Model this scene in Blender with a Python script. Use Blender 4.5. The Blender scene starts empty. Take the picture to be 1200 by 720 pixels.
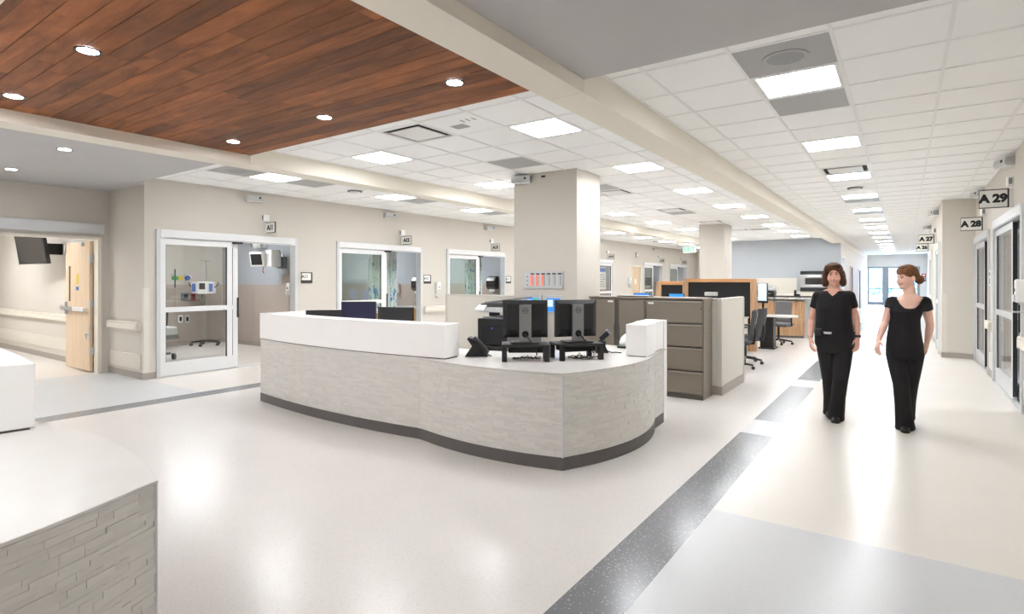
import bpy, bmesh, math, random
from mathutils import Vector, Matrix
random.seed(7)
SC = bpy.context.scene
COL = SC.collection
R = math.radians
PI = math.pi

# ------------------------------------------------------------------ camera, world, exposure
FPX = 656.5                      # focal length in pixels of the 1200 x 720 frame
YAW = R(35.0175)
HORIZON = 328.5
CAMH = 1.5
cam = bpy.data.cameras.new('camera')
cam.sensor_fit = 'HORIZONTAL'
cam.sensor_width = 36.0
cam.lens = FPX / 1200 * 36
cam.shift_y = -(360 - HORIZON) / 1200
cam.clip_start = 0.05
cam.clip_end = 300
camo = bpy.data.objects.new('camera', cam)
COL.objects.link(camo)
camo.location = (0, 0, CAMH)
camo.rotation_euler = (PI / 2, 0, YAW)
SC.camera = camo

world = bpy.data.worlds.new('world')
SC.world = world
world.use_nodes = True
bgn = world.node_tree.nodes['Background']
sky = world.node_tree.nodes.new('ShaderNodeTexSky')
sky.sky_type = 'NISHITA'
sky.sun_elevation = R(48)
sky.sun_rotation = R(200)
sky.sun_disc = False
sky.air_density = 1.0
world.node_tree.links.new(sky.outputs[0], bgn.inputs[0])
bgn.inputs[1].default_value = 1.6

SC.view_settings.view_transform = 'Standard'
SC.view_settings.look = 'None'
SC.view_settings.gamma = 1.0
SC.view_settings.use_curve_mapping = False
SC.view_settings.exposure = 2.25
SC.cycles.use_denoising = True
SC.cycles.max_bounces = 10
SC.cycles.diffuse_bounces = 6
SC.cycles.glossy_bounces = 4
SC.cycles.transparent_max_bounces = 16
SC.cycles.sample_clamp_indirect = 8.0
LIGHT = 7.0                      # radiance of the ceiling light panels
SPOT = 40.0                      # radiance of the small recessed lamps

# pixel -> place
FWD = Vector((-math.sin(YAW), math.cos(YAW), 0))
RGT = Vector((math.cos(YAW), math.sin(YAW), 0))
def ray(px, py):
    return FWD + RGT * ((px - 600) / FPX) + Vector((0, 0, 1)) * ((HORIZON - py) / FPX)
def at_y(px, py, y):
    d = ray(px, py)
    return Vector((0, 0, CAMH)) + d * (y / d.y)
def at_x(px, py, x):
    d = ray(px, py)
    return Vector((0, 0, CAMH)) + d * (x / d.x)
def at_z(px, py, z):
    d = ray(px, py)
    return Vector((0, 0, CAMH)) + d * ((z - CAMH) / d.z)

# ------------------------------------------------------------------ materials
def lin(c):
    c = c / 255.0
    return c / 12.92 if c <= 0.04045 else ((c + 0.055) / 1.055) ** 2.4
def rgb(r, g, b):
    return (lin(r), lin(g), lin(b), 1.0)
M = {}
def nodes_of(name):
    m = bpy.data.materials.new(name)
    m.use_nodes = True
    return m, m.node_tree, m.node_tree.nodes['Principled BSDF']
def mat(name, col, rough=0.5, metal=0.0, spec=0.5, vary=0.0, scale=8.0, bump=0.0, bscale=60.0, coat=0.0, stretch=None):
    """plain principled material with a little procedural variation of colour and relief"""
    m, nt, b = nodes_of(name)
    b.inputs['Base Color'].default_value = rgb(*col)
    b.inputs['Roughness'].default_value = rough
    b.inputs['Metallic'].default_value = metal
    b.inputs['Specular IOR Level'].default_value = spec
    b.inputs['Coat Weight'].default_value = coat
    tc = nt.nodes.new('ShaderNodeTexCoord')
    src = tc.outputs['Object']
    if stretch:
        mp = nt.nodes.new('ShaderNodeMapping')
        mp.inputs['Scale'].default_value = stretch
        nt.links.new(src, mp.inputs[0]); src = mp.outputs[0]
    if vary > 0:
        n = nt.nodes.new('ShaderNodeTexNoise')
        n.inputs['Scale'].default_value = scale
        n.inputs['Detail'].default_value = 3
        nt.links.new(src, n.inputs[0])
        hs = nt.nodes.new('ShaderNodeHueSaturation')
        hs.inputs['Color'].default_value = rgb(*col)
        mr = nt.nodes.new('ShaderNodeMapRange')
        mr.inputs['From Min'].default_value = 0.3; mr.inputs['From Max'].default_value = 0.7
        mr.inputs['To Min'].default_value = 1 - vary; mr.inputs['To Max'].default_value = 1 + vary
        nt.links.new(n.outputs[0], mr.inputs[0])
        nt.links.new(mr.outputs[0], hs.inputs['Value'])
        nt.links.new(hs.outputs[0], b.inputs['Base Color'])
    if bump > 0:
        n2 = nt.nodes.new('ShaderNodeTexNoise')
        n2.inputs['Scale'].default_value = bscale
        nt.links.new(src, n2.inputs[0])
        bp = nt.nodes.new('ShaderNodeBump')
        bp.inputs['Strength'].default_value = bump
        bp.inputs['Distance'].default_value = 0.004
        nt.links.new(n2.outputs[0], bp.inputs['Height'])
        nt.links.new(bp.outputs[0], b.inputs['Normal'])
    M[name] = m
    return m
def emit(name, col, strength):
    m, nt, b = nodes_of(name)
    b.inputs['Base Color'].default_value = rgb(*col)
    b.inputs['Emission Color'].default_value = rgb(*col)
    b.inputs['Emission Strength'].default_value = strength
    M[name] = m
    return m
def speckle_floor(name, base, dots, rough=0.16, amount=0.10, scale=260.0):
    """vinyl sheet flooring: flat colour with small scattered chips"""
    m, nt, b = nodes_of(name)
    tc = nt.nodes.new('ShaderNodeTexCoord')
    v = nt.nodes.new('ShaderNodeTexVoronoi')
    v.inputs['Scale'].default_value = scale
    nt.links.new(tc.outputs['Object'], v.inputs['Vector'])
    sep = nt.nodes.new('ShaderNodeSeparateColor')
    nt.links.new(v.outputs['Color'], sep.inputs[0])
    lt = nt.nodes.new('ShaderNodeMath'); lt.operation = 'LESS_THAN'
    lt.inputs[1].default_value = amount
    nt.links.new(sep.outputs[0], lt.inputs[0])
    near = nt.nodes.new('ShaderNodeMath'); near.operation = 'LESS_THAN'
    near.inputs[1].default_value = 0.42
    nt.links.new(v.outputs['Distance'], near.inputs[0])
    mul = nt.nodes.new('ShaderNodeMath'); mul.operation = 'MULTIPLY'
    nt.links.new(lt.outputs[0], mul.inputs[0]); nt.links.new(near.outputs[0], mul.inputs[1])
    mix = nt.nodes.new('ShaderNodeMix'); mix.data_type = 'RGBA'
    mix.inputs['A'].default_value = rgb(*base)
    mix.inputs['B'].default_value = rgb(*dots)
    nt.links.new(mul.outputs[0], mix.inputs['Factor'])
    n = nt.nodes.new('ShaderNodeTexNoise')
    n.inputs['Scale'].default_value = 1.6; n.inputs['Detail'].default_value = 2
    nt.links.new(tc.outputs['Object'], n.inputs[0])
    hs = nt.nodes.new('ShaderNodeHueSaturation')
    mr = nt.nodes.new('ShaderNodeMapRange')
    mr.inputs['To Min'].default_value = 0.97; mr.inputs['To Max'].default_value = 1.03
    nt.links.new(n.outputs[0], mr.inputs[0]); nt.links.new(mr.outputs[0], hs.inputs['Value'])
    nt.links.new(mix.outputs['Result'], hs.inputs['Color'])
    nt.links.new(hs.outputs[0], b.inputs['Base Color'])
    b.inputs['Roughness'].default_value = rough
    b.inputs['Specular IOR Level'].default_value = 0.38
    n3 = nt.nodes.new('ShaderNodeTexNoise')
    n3.inputs['Scale'].default_value = 3.0
    nt.links.new(tc.outputs['Object'], n3.inputs[0])
    bp = nt.nodes.new('ShaderNodeBump'); bp.inputs['Strength'].default_value = 0.05; bp.inputs['Distance'].default_value = 0.01
    nt.links.new(n3.outputs[0], bp.inputs['Height']); nt.links.new(bp.outputs[0], b.inputs['Normal'])
    M[name] = m
def wood(name, dark, light, along=(1, 12, 12), rough=0.38, per_piece=0.5, scale=2.2, spec=0.5):
    """wood grain stretched along one axis; every piece takes its own tone and its own stretch of grain"""
    m, nt, b = nodes_of(name)
    tc = nt.nodes.new('ShaderNodeTexCoord')
    oi = nt.nodes.new('ShaderNodeObjectInfo')
    mp = nt.nodes.new('ShaderNodeMapping'); mp.inputs['Scale'].default_value = along
    nt.links.new(tc.outputs['Object'], mp.inputs[0])
    add = nt.nodes.new('ShaderNodeVectorMath'); add.operation = 'ADD'
    sc = nt.nodes.new('ShaderNodeVectorMath'); sc.operation = 'SCALE'; sc.inputs[3].default_value = 37.0
    cb = nt.nodes.new('ShaderNodeCombineXYZ')
    nt.links.new(oi.outputs['Random'], cb.inputs[0]); nt.links.new(oi.outputs['Random'], cb.inputs[1])
    nt.links.new(cb.outputs[0], sc.inputs[0])
    nt.links.new(mp.outputs[0], add.inputs[0]); nt.links.new(sc.outputs[0], add.inputs[1])
    n = nt.nodes.new('ShaderNodeTexNoise')
    n.inputs['Scale'].default_value = scale; n.inputs['Detail'].default_value = 7; n.inputs['Roughness'].default_value = 0.62
    n.inputs['Distortion'].default_value = 0.6
    nt.links.new(add.outputs[0], n.inputs[0])
    cr = nt.nodes.new('ShaderNodeValToRGB')
    cr.color_ramp.elements[0].position = 0.28; cr.color_ramp.elements[0].color = rgb(*dark)
    cr.color_ramp.elements[1].position = 0.72; cr.color_ramp.elements[1].color = rgb(*light)
    nt.links.new(n.outputs[0], cr.inputs[0])
    hs = nt.nodes.new('ShaderNodeHueSaturation')
    mr = nt.nodes.new('ShaderNodeMapRange')
    mr.inputs['To Min'].default_value = 1 - per_piece; mr.inputs['To Max'].default_value = 1 + per_piece * 0.6
    nt.links.new(oi.outputs['Random'], mr.inputs[0]); nt.links.new(mr.outputs[0], hs.inputs['Value'])
    nt.links.new(cr.outputs[0], hs.inputs['Color'])
    nt.links.new(hs.outputs[0], b.inputs['Base Color'])
    b.inputs['Roughness'].default_value = rough
    b.inputs['Specular IOR Level'].default_value = spec
    M[name] = m
def glass(name, tint=(240, 246, 243), refl=0.5):
    m = bpy.data.materials.new(name); m.use_nodes = True
    nt = m.node_tree; nt.nodes.clear()
    out = nt.nodes.new('ShaderNodeOutputMaterial')
    tr = nt.nodes.new('ShaderNodeBsdfTransparent'); tr.inputs[0].default_value = rgb(*tint)
    gl = nt.nodes.new('ShaderNodeBsdfGlossy'); gl.inputs['Roughness'].default_value = 0.02
    fr = nt.nodes.new('ShaderNodeFresnel')
    ge = nt.nodes.new('ShaderNodeNewGeometry'); io = nt.nodes.new('ShaderNodeMix')
    io.inputs['A'].default_value = 1.5; io.inputs['B'].default_value = 1/1.5
    nt.links.new(ge.outputs['Backfacing'], io.inputs['Factor']); nt.links.new(io.outputs['Result'], fr.inputs[0])
    mx = nt.nodes.new('ShaderNodeMixShader')
    nt.links.new(fr.outputs[0], mx.inputs[0]); nt.links.new(tr.outputs[0], mx.inputs[1]); nt.links.new(gl.outputs[0], mx.inputs[2])
    nt.links.new(mx.outputs[0], out.inputs[0])
    M[name] = m

mat('wall_paint', (204, 198, 189), 0.6, vary=0.015, scale=1.5, bump=0.03, bscale=150)
mat('bulkhead_paint', (208, 202, 192), 0.6, vary=0.015, scale=1.5, bump=0.03, bscale=150)  # even beige of the projecting block, slightly lighter than wall_paint
mat('beam_paint', (230, 224, 211), 0.6, vary=0.012, scale=1.5)
mat('soffit_grey', (186, 184, 183), 0.7, vary=0.02, scale=2)
mat('blue_wall', (176, 181, 187), 0.6, vary=0.015, scale=1.5)
mat('room_blue', (170, 176, 183), 0.6, vary=0.015, scale=1.5)
mat('wainscot', (172, 161, 152), 0.55, vary=0.05, scale=90, stretch=(1, 1, 0.15))
mat('vinyl_base', (160, 152, 144), 0.5, vary=0.04, scale=30)
mat('ceil_tile', (246, 246, 245), 0.85, vary=0.02, scale=180, bump=0.12, bscale=500)
mat('ceil_grid', (236, 236, 235), 0.5, vary=0.01)
mat('ceil_plain', (226, 224, 220), 0.8, vary=0.01)
mat('lamp_frame', (226, 226, 224), 0.4, vary=0.01)
mat('grille_grey', (168, 168, 168), 0.5, vary=0.03, scale=60)
mat('grille_dark', (60, 60, 62), 0.6, vary=0.03)
mat('hole_black', (16, 16, 17), 0.8, vary=0.02)
emit('lamp_panel', (250, 252, 255), LIGHT)
emit('spot_lamp', (252, 252, 255), SPOT)
speckle_floor('floor_grey', (216, 212, 208), (172, 162, 152), 0.25, 0.10)
speckle_floor('floor_cream', (222, 217, 210), (202, 192, 178), 0.25, 0.08)
speckle_floor('floor_white', (204, 206, 208), (180, 182, 184), 0.27, 0.06)
speckle_floor('floor_dark', (118, 120, 124), (215, 217, 220), 0.2, 0.09, 150)
speckle_floor('floor_far', (200, 194, 186), (178, 170, 162), 0.27, 0.08)
wood('ceiling_wood', (92, 49, 23), (168, 100, 52), along=(1.0, 6, 6), rough=0.48, per_piece=0.42, scale=1.6, spec=0.22)
wood('oak_vertical', (150, 112, 78), (205, 168, 130), along=(9, 9, 0.8), rough=0.4, per_piece=0.12)
wood('door_maple', (206, 180, 150), (224, 202, 174), along=(9, 9, 0.8), rough=0.4, per_piece=0.04)
wood('shelf_wood', (176, 122, 76), (214, 164, 112), along=(1, 9, 9), rough=0.4, per_piece=0.08)
mat('solid_white', (250, 249, 248), 0.28, vary=0.01, scale=3, spec=0.5)
mat('desk_top', (222, 220, 216), 0.22, vary=0.02, scale=2.5)
mat('counter_body', (186, 181, 175), 0.6, vary=0.02)
mat('toe_kick', (92, 88, 86), 0.5, vary=0.06, scale=14)
mat('alu', (206, 208, 210), 0.35, metal=0.25, vary=0.02, scale=4)
mat('alu_bright', (228, 229, 230), 0.4, metal=0.1, vary=0.015, scale=4)
mat('steel', (196, 198, 200), 0.28, metal=0.9, vary=0.03, scale=12, stretch=(1, 1, 0.1))
mat('chrome', (214, 214, 216), 0.14, metal=1.0, vary=0.01)
mat('rail_cream', (226, 220, 208), 0.42, vary=0.012)
mat('guard_cream', (214, 209, 198), 0.45, vary=0.012)
mat('black_plastic', (26, 26, 28), 0.42, vary=0.05, scale=30)
mat('black_soft', (20, 20, 22), 0.75, vary=0.06, scale=60, bump=0.1, bscale=300)
mat('charcoal_fabric', (74, 73, 76), 0.9, vary=0.08, scale=120, bump=0.2, bscale=400)
mat('grey_fabric', (112, 110, 112), 0.9, vary=0.08, scale=120, bump=0.2, bscale=400)
mat('dark_metal', (52, 52, 54), 0.4, metal=0.5, vary=0.03)
mat('monitor_grey', (140, 141, 142), 0.38, metal=0.5, vary=0.02)
mat('white_plastic', (232, 232, 230), 0.35, vary=0.01)
mat('light_grey_plastic', (196, 198, 198), 0.4, vary=0.015)
mat('mid_grey_plastic', (128, 130, 132), 0.45, vary=0.02)
mat('smoke_plastic', (54, 50, 48), 0.2, vary=0.03)
mat('taupe_metal', (130, 121, 109), 0.38, metal=0.2, vary=0.015, scale=3)
mat('taupe_gap', (84, 79, 73), 0.5, vary=0.03)
mat('divider_fabric', (214, 209, 199), 0.8, vary=0.03, scale=150, bump=0.1, bscale=500)
mat('divider_trim', (206, 201, 191), 0.4, vary=0.01)
mat('sign_face', (232, 232, 226), 0.4, vary=0.01)
mat('sign_dark', (58, 54, 52), 0.45, vary=0.03)
mat('ink', (22, 22, 22), 0.5, vary=0.02)
mat('sign_red', (190, 52, 66), 0.5, vary=0.02)
mat('green_plastic', (42, 150, 82), 0.4, vary=0.03)
mat('yellow_plastic', (214, 188, 60), 0.4, vary=0.03)
mat('blue_plastic', (44, 98, 178), 0.4, vary=0.03)
mat('red_plastic', (184, 60, 48), 0.4, vary=0.03)
mat('curtain_mesh', (226, 228, 228), 0.8, vary=0.03, scale=90)
mat('orange_wood', (214, 158, 92), 0.45, vary=0.05, scale=14)
emit('screen_blue', (40, 130, 235), 0.14)
emit('screen_navy', (8, 10, 50), 0.06)
emit('screen_pale', (206, 222, 240), 0.12)
emit('led_red', (255, 96, 78), 0.3)
emit('screen_green', (60, 190, 90), 0.2)
emit('exit_green', (60, 225, 120), 0.35)
mat('exit_face', (236, 240, 236), 0.4, vary=0.01)
glass('pane', (253, 254, 254))
glass('pane_green', (249, 253, 251))
mat('glass_edge', (60, 120, 100), 0.2, vary=0.03)
mat('skin_tan', (224, 172, 152), 0.5, vary=0.05, scale=14)
mat('skin_light', (232, 188, 170), 0.5, vary=0.05, scale=14)
mat('lip', (176, 92, 84), 0.4, vary=0.03)
mat('teeth', (244, 240, 234), 0.3, vary=0.01)
mat('eye_dark', (48, 34, 28), 0.2, vary=0.02)
mat('eye_white', (232, 228, 224), 0.3, vary=0.01)
mat('shirt_black', (13, 11, 16), 0.85, vary=0.1, scale=30, bump=0.25, bscale=60)
mat('pants_black', (14, 12, 14), 0.85, vary=0.1, scale=30, bump=0.25, bscale=50)
mat('shoe_black', (30, 28, 28), 0.35, vary=0.05)
mat('hair_brown', (78, 50, 34), 0.65, spec=0.25, vary=0.35, scale=22, stretch=(3, 3, 0.6), bump=0.5, bscale=90)
mat('hair_auburn', (112, 74, 46), 0.65, spec=0.25, vary=0.35, scale=22, stretch=(0.7, 3, 2), bump=0.5, bscale=90)
mat('outside_ground', (196, 200, 196), 0.8, vary=0.05)
mat('outside_wall', (150, 178, 206), 0.7, vary=0.1, scale=1)
mat('leaf_green', (86, 140, 130), 0.8, vary=0.3, scale=2)

# stacked tile with a per-piece tone, and print on the privacy curtains
def tile_mat(name, col):
    m, nt, b = nodes_of(name)
    oi = nt.nodes.new('ShaderNodeObjectInfo')
    tc = nt.nodes.new('ShaderNodeTexCoord')
    wn = nt.nodes.new('ShaderNodeTexWhiteNoise'); wn.noise_dimensions = '3D'
    ge = nt.nodes.new('ShaderNodeAttribute'); ge.attribute_name = 'tone'
    n = nt.nodes.new('ShaderNodeTexNoise'); n.inputs['Scale'].default_value = 35; n.inputs['Detail'].default_value = 4
    nt.links.new(tc.outputs['Object'], n.inputs[0])
    ad = nt.nodes.new('ShaderNodeMath'); ad.operation = 'MULTIPLY_ADD'
    ad.inputs[1].default_value = 0.07; ad.inputs[2].default_value = 0.93
    nt.links.new(n.outputs[0], ad.inputs[0])
    a2 = nt.nodes.new('ShaderNodeMath'); a2.operation = 'MULTIPLY_ADD'
    a2.inputs[1].default_value = 0.12
    nt.links.new(ge.outputs['Fac'], a2.inputs[0]); nt.links.new(ad.outputs[0], a2.inputs[2])
    hs = nt.nodes.new('ShaderNodeHueSaturation'); hs.inputs['Color'].default_value = rgb(*col)
    nt.links.new(a2.outputs[0], hs.inputs['Value']); nt.links.new(hs.outputs[0], b.inputs['Base Color'])
    b.inputs['Roughness'].default_value = 0.42
    M[name] = m
tile_mat('ledge_tile', (210, 207, 202))
def curtain_mat(name):
    m, nt, b = nodes_of(name)
    tc = nt.nodes.new('ShaderNodeTexCoord')
    mp = nt.nodes.new('ShaderNodeMapping'); mp.inputs['Rotation'].default_value = (R(35), 0, 0); mp.inputs['Scale'].default_value = (2, 7, 2.2)
    nt.links.new(tc.outputs['Object'], mp.inputs[0])
    n = nt.nodes.new('ShaderNodeTexNoise'); n.inputs['Scale'].default_value = 2.6; n.inputs['Detail'].default_value = 2
    nt.links.new(mp.outputs[0], n.inputs[0])
    cr = nt.nodes.new('ShaderNodeValToRGB')
    e = cr.color_ramp.elements
    e[0].position = 0.0; e[0].color = rgb(96, 146, 204)
    e[1].position = 1.0; e[1].color = rgb(176, 202, 190)
    for p, c in ((0.38, (110, 158, 208)), (0.41, (226, 233, 230)), (0.54, (222, 231, 227)), (0.58, (178, 206, 194)), (0.65, (226, 233, 230))):
        k = e.new(p); k.color = rgb(*c)
    nt.links.new(n.outputs[0], cr.inputs[0]); nt.links.new(cr.outputs[0], b.inputs['Base Color'])
    b.inputs['Roughness'].default_value = 0.85
    M[name] = m
curtain_mat('curtain_print')

# ------------------------------------------------------------------ mesh helpers
class MB:
    def __init__(s):
        s.v = []; s.f = []; s.tone = []
    def add(s, vs, fs, tone=0.5):
        o = len(s.v)
        s.v += [tuple(v) for v in vs]
        s.f += [tuple(i + o for i in f) for f in fs]
        s.tone += [tone] * len(fs)
        return s
    def box(s, x0, x1, y0, y1, z0, z1, tone=0.5):
        if x0 > x1: x0, x1 = x1, x0
        if y0 > y1: y0, y1 = y1, y0
        if z0 > z1: z0, z1 = z1, z0
        vs = [(x0,y0,z0),(x1,y0,z0),(x1,y1,z0),(x0,y1,z0),(x0,y0,z1),(x1,y0,z1),(x1,y1,z1),(x0,y1,z1)]
        return s.add(vs, [(0,3,2,1),(4,5,6,7),(0,1,5,4),(1,2,6,5),(2,3,7,6),(3,0,4,7)], tone)
    def obox(s, c, ax, ay, az, hx, hy, hz):
        """box about centre c with axes and half sizes"""
        c = Vector(c); ax = Vector(ax).normalized(); ay = Vector(ay).normalized(); az = Vector(az).normalized()
        vs = []
        for k in (-1, 1):
            for i, j in ((-1,-1),(1,-1),(1,1),(-1,1)):
                vs.append(c + ax*hx*i + ay*hy*j + az*hz*k)
        return s.add(vs, [(0,3,2,1),(4,5,6,7),(0,1,5,4),(1,2,6,5),(2,3,7,6),(3,0,4,7)])
    def cyl(s, p0, p1, r0, r1=None, n=16):
        p0 = Vector(p0); p1 = Vector(p1)
        if r1 is None: r1 = r0
        d = (p1 - p0).normalized()
        a = d.orthogonal().normalized(); b = d.cross(a)
        vs = []
        for p, r in ((p0, r0), (p1, r1)):
            for i in range(n):
                t = 2*PI*i/n
                vs.append(p + a*math.cos(t)*r + b*math.sin(t)*r)
        fs = [(i, (i+1) % n, n+(i+1) % n, n+i) for i in range(n)]
        fs += [tuple(range(n-1, -1, -1)), tuple(range(n, 2*n))]
        return s.add(vs, fs)
    def tube(s, pts, r, n=8):
        """round tube along a polyline; r may be a list"""
        pts = [Vector(p) for p in pts]
        rs = r if isinstance(r, (list, tuple)) else [r]*len(pts)
        o = len(pts); vs = []; prev = None
        for i, p in enumerate(pts):
            d = (pts[min(i+1, o-1)] - pts[max(i-1, 0)]).normalized()
            a = d.orthogonal().normalized() if prev is None else (prev - d*prev.dot(d)).normalized()
            prev = a; b = d.cross(a)
            for k in range(n):
                t = 2*PI*k/n
                vs.append(p + a*math.cos(t)*rs[i] + b*math.sin(t)*rs[i])
        fs = []
        for i in range(o-1):
            for k in range(n):
                fs.append((i*n+k, i*n+(k+1) % n, (i+1)*n+(k+1) % n, (i+1)*n+k))
        fs += [tuple(range(n-1, -1, -1)), tuple((o-1)*n+k for k in range(n))]
        return s.add(vs, fs)
    def prism(s, poly, z0, z1):
        n = len(poly)
        vs = [(x, y, z0) for x, y in poly] + [(x, y, z1) for x, y in poly]
        fs = [(i, (i+1) % n, n+(i+1) % n, n+i) for i in range(n)]
        fs += [tuple(range(n-1, -1, -1)), tuple(range(n, 2*n))]
        return s.add(vs, fs)
    def loft(s, rings):
        """closed rings with equal counts, capped"""
        n = len(rings[0]); vs = [p for r in rings for p in r]; fs = []
        for i in range(len(rings)-1):
            for k in range(n):
                fs.append((i*n+k, i*n+(k+1) % n, (i+1)*n+(k+1) % n, (i+1)*n+k))
        m = (len(rings)-1)*n
        fs += [tuple(range(n-1, -1, -1)), tuple(m+k for k in range(n))]
        return s.add(vs, fs)
    def ell(s, c, rx, ry, rz, n=16, m=10, rot=None):
        c = Vector(c); vs = []; fs = []
        for j in range(m+1):
            ph = PI*j/m
            for i in range(n):
                t = 2*PI*i/n
                v = Vector((rx*math.sin(ph)*math.cos(t), ry*math.sin(ph)*math.sin(t), rz*math.cos(ph)))
                if rot is not None: v = rot @ v
                vs.append(c + v)
        for j in range(m):
            for i in range(n):
                fs.append((j*n+i, (j+1)*n+i, (j+1)*n+(i+1) % n, j*n+(i+1) % n))
        return s.add(vs, fs)
    def text(s, txt, size, origin, ux, uy, depth=0.0, bold=0.0, align='CENTER'):
        """lettering as flat raised mesh: ux is the reading direction, uy up"""
        cu = bpy.data.curves.new('lettering', 'FONT')
        cu.body = txt; cu.size = size; cu.align_x = align; cu.align_y = 'CENTER'
        cu.offset = bold; cu.resolution_u = 3; cu.fill_mode = 'FRONT'
        ob = bpy.data.objects.new('lettering', cu)
        COL.objects.link(ob)
        dg = bpy.context.evaluated_depsgraph_get()
        me = bpy.data.meshes.new_from_object(ob.evaluated_get(dg))
        ux = Vector(ux).normalized(); uy = Vector(uy).normalized(); o = Vector(origin)
        s.add([o + ux*v.co.x + uy*v.co.y for v in me.vertices], [tuple(p.vertices) for p in me.polygons])
        bpy.data.objects.remove(ob); bpy.data.meshes.remove(me); bpy.data.curves.remove(cu)
        return s
    def mesh(s, name, mt, smooth=False, off=None):
        me = bpy.data.meshes.new(name)
        vs = s.v if off is None else [(v[0]-off[0], v[1]-off[1], v[2]-off[2]) for v in s.v]
        me.from_pydata(vs, [], s.f)
        if mt == 'ledge_tile':
            at = me.attributes.new('tone', 'FLOAT', 'FACE')
            at.data.foreach_set('value', s.tone)
        me.materials.append(M[mt])
        if smooth:
            me.polygons.foreach_set('use_smooth', [True]*len(me.polygons))
        me.update()
        return me
def B(*a): return MB().box(*a)

def link(name, me, parent=None, loc=(0,0,0), rot=None):
    o = bpy.data.objects.new(name, me)
    COL.objects.link(o)
    o.location = loc
    if rot: o.rotation_euler = rot
    if parent is not None: o.parent = parent
    return o
def tag(o, label=None, cat=None, group=None, kind=None):
    if label: o['label'] = label
    if cat: o['category'] = cat
    if group: o['group'] = group
    if kind: o['kind'] = kind
    return o
def bevel(o, w, seg=2):
    b = o.modifiers.new('edge', 'BEVEL'); b.width = w; b.segments = seg; b.limit_method = 'ANGLE'; b.angle_limit = R(40)
    return o
def thing(name, label, cat, loc=(0,0,0), rz=0, group=None, kind=None):
    o = bpy.data.objects.new(name, None)
    o.empty_display_size = 0.1
    COL.objects.link(o)
    o.location = loc; o.rotation_euler = (0, 0, rz)
    return tag(o, label, cat, group, kind)
def root_of(o):
    while o.parent is not None: o = o.parent
    return o
def part(name, mb, mt, parent, world=False, smooth=False, bev=0, label=None):
    """a mesh part; with world=True the coordinates are room coordinates"""
    off = root_of(parent).location if world else None
    o = link(name, mb.mesh(name, mt, smooth, off), parent)
    if bev: bevel(o, bev)
    if label: o['label'] = label
    return o
def solo(name, mb, mt, label, cat, group=None, kind=None, smooth=False, bev=0):
    """a one-mesh thing built in room coordinates, its origin moved to its base"""
    xs = [v[0] for v in mb.v]; ys = [v[1] for v in mb.v]; zs = [v[2] for v in mb.v]
    c = Vector(((min(xs)+max(xs))/2, (min(ys)+max(ys))/2, min(zs)))
    o = link(name, mb.mesh(name, mt, smooth, c), None, c)
    if bev: bevel(o, bev)
    return tag(o, label, cat, group, kind)
def copy_tree(o, parent=None):
    c = o.copy(); COL.objects.link(c); c.parent = parent
    for ch in list(o.children): copy_tree(ch, c)
    return c
# ------------------------------------------------------------------ the room shell
CZ = 3.05; T = 0.6096
YN, YF, YBACK = 0.87, 3.59, -8.0
XL, XR = -9.35, 1.10
def st(name, mb, mt, label, cat, bev=0):
    return solo(name, mb, mt, label, cat, kind='structure', bev=bev)
def struct(name, label, cat, loc=(0, 0, 0)):
    return thing(name, label, cat, loc, kind='structure')

# floor: sheet vinyl laid in zones
fl = struct('floor', 'glossy speckled vinyl floor in cream, grey and white zones with dark strips', 'floor', (-4, 6, 0))
def sheet(x0, x1, y0, y1, m, nm='vinyl_sheet'):
    part(nm, B(x0, x1, y0, y1, -0.06, 0), m, fl, world=True)
sheet(-7.42, -1.33, YBACK, 23.5, 'floor_grey')
sheet(-1.03, 1.25, 3.757, 41.2, 'floor_cream')
sheet(-1.03, 1.25, 0.70, 3.757, 'floor_white')
sheet(-1.03, 1.25, YBACK, 0.70, 'floor_cream')
sheet(-1.89, -1.33, 23.5, 41.2, 'floor_cream')
sheet(-9.35, -7.72, 3.757, 31.0, 'floor_cream')
sheet(-7.72, -6.53, 23.5, 31.0, 'floor_cream')
sheet(-10.70, -7.72, 0.70, 3.757, 'floor_white')
sheet(-9.35, -7.72, YBACK, 0.70, 'floor_cream')
sheet(-17.2, -10.70, 0.60, 3.757, 'floor_cream')
sheet(-13.7, -9.35, 3.757, 31.0, 'floor_cream')
sheet(1.25, 5.0, 7.4, 14.0, 'floor_cream')
sheet(-7.72, -7.42, YBACK, 23.5, 'floor_dark', 'floor_strip')
segs = [(YBACK, 0.2, 1), (0.2, 0.82, 0), (0.82, 5.825, 1), (5.825, 6.44, 0), (6.44, 8.79, 1), (8.79, 9.40, 0), (9.40, 11.75, 1), (11.75, 12.36, 0),
        (12.36, 14.7, 1), (14.7, 15.3, 0), (15.3, 17.7, 1), (17.7, 18.3, 0), (18.3, 23.5, 1), (23.5, 24.1, 0), (24.1, 41.2, 1)]
for a, b, d in segs:
    sheet(-1.33, -1.03, a, b, 'floor_dark' if d else 'floor_white', 'floor_strip')

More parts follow.
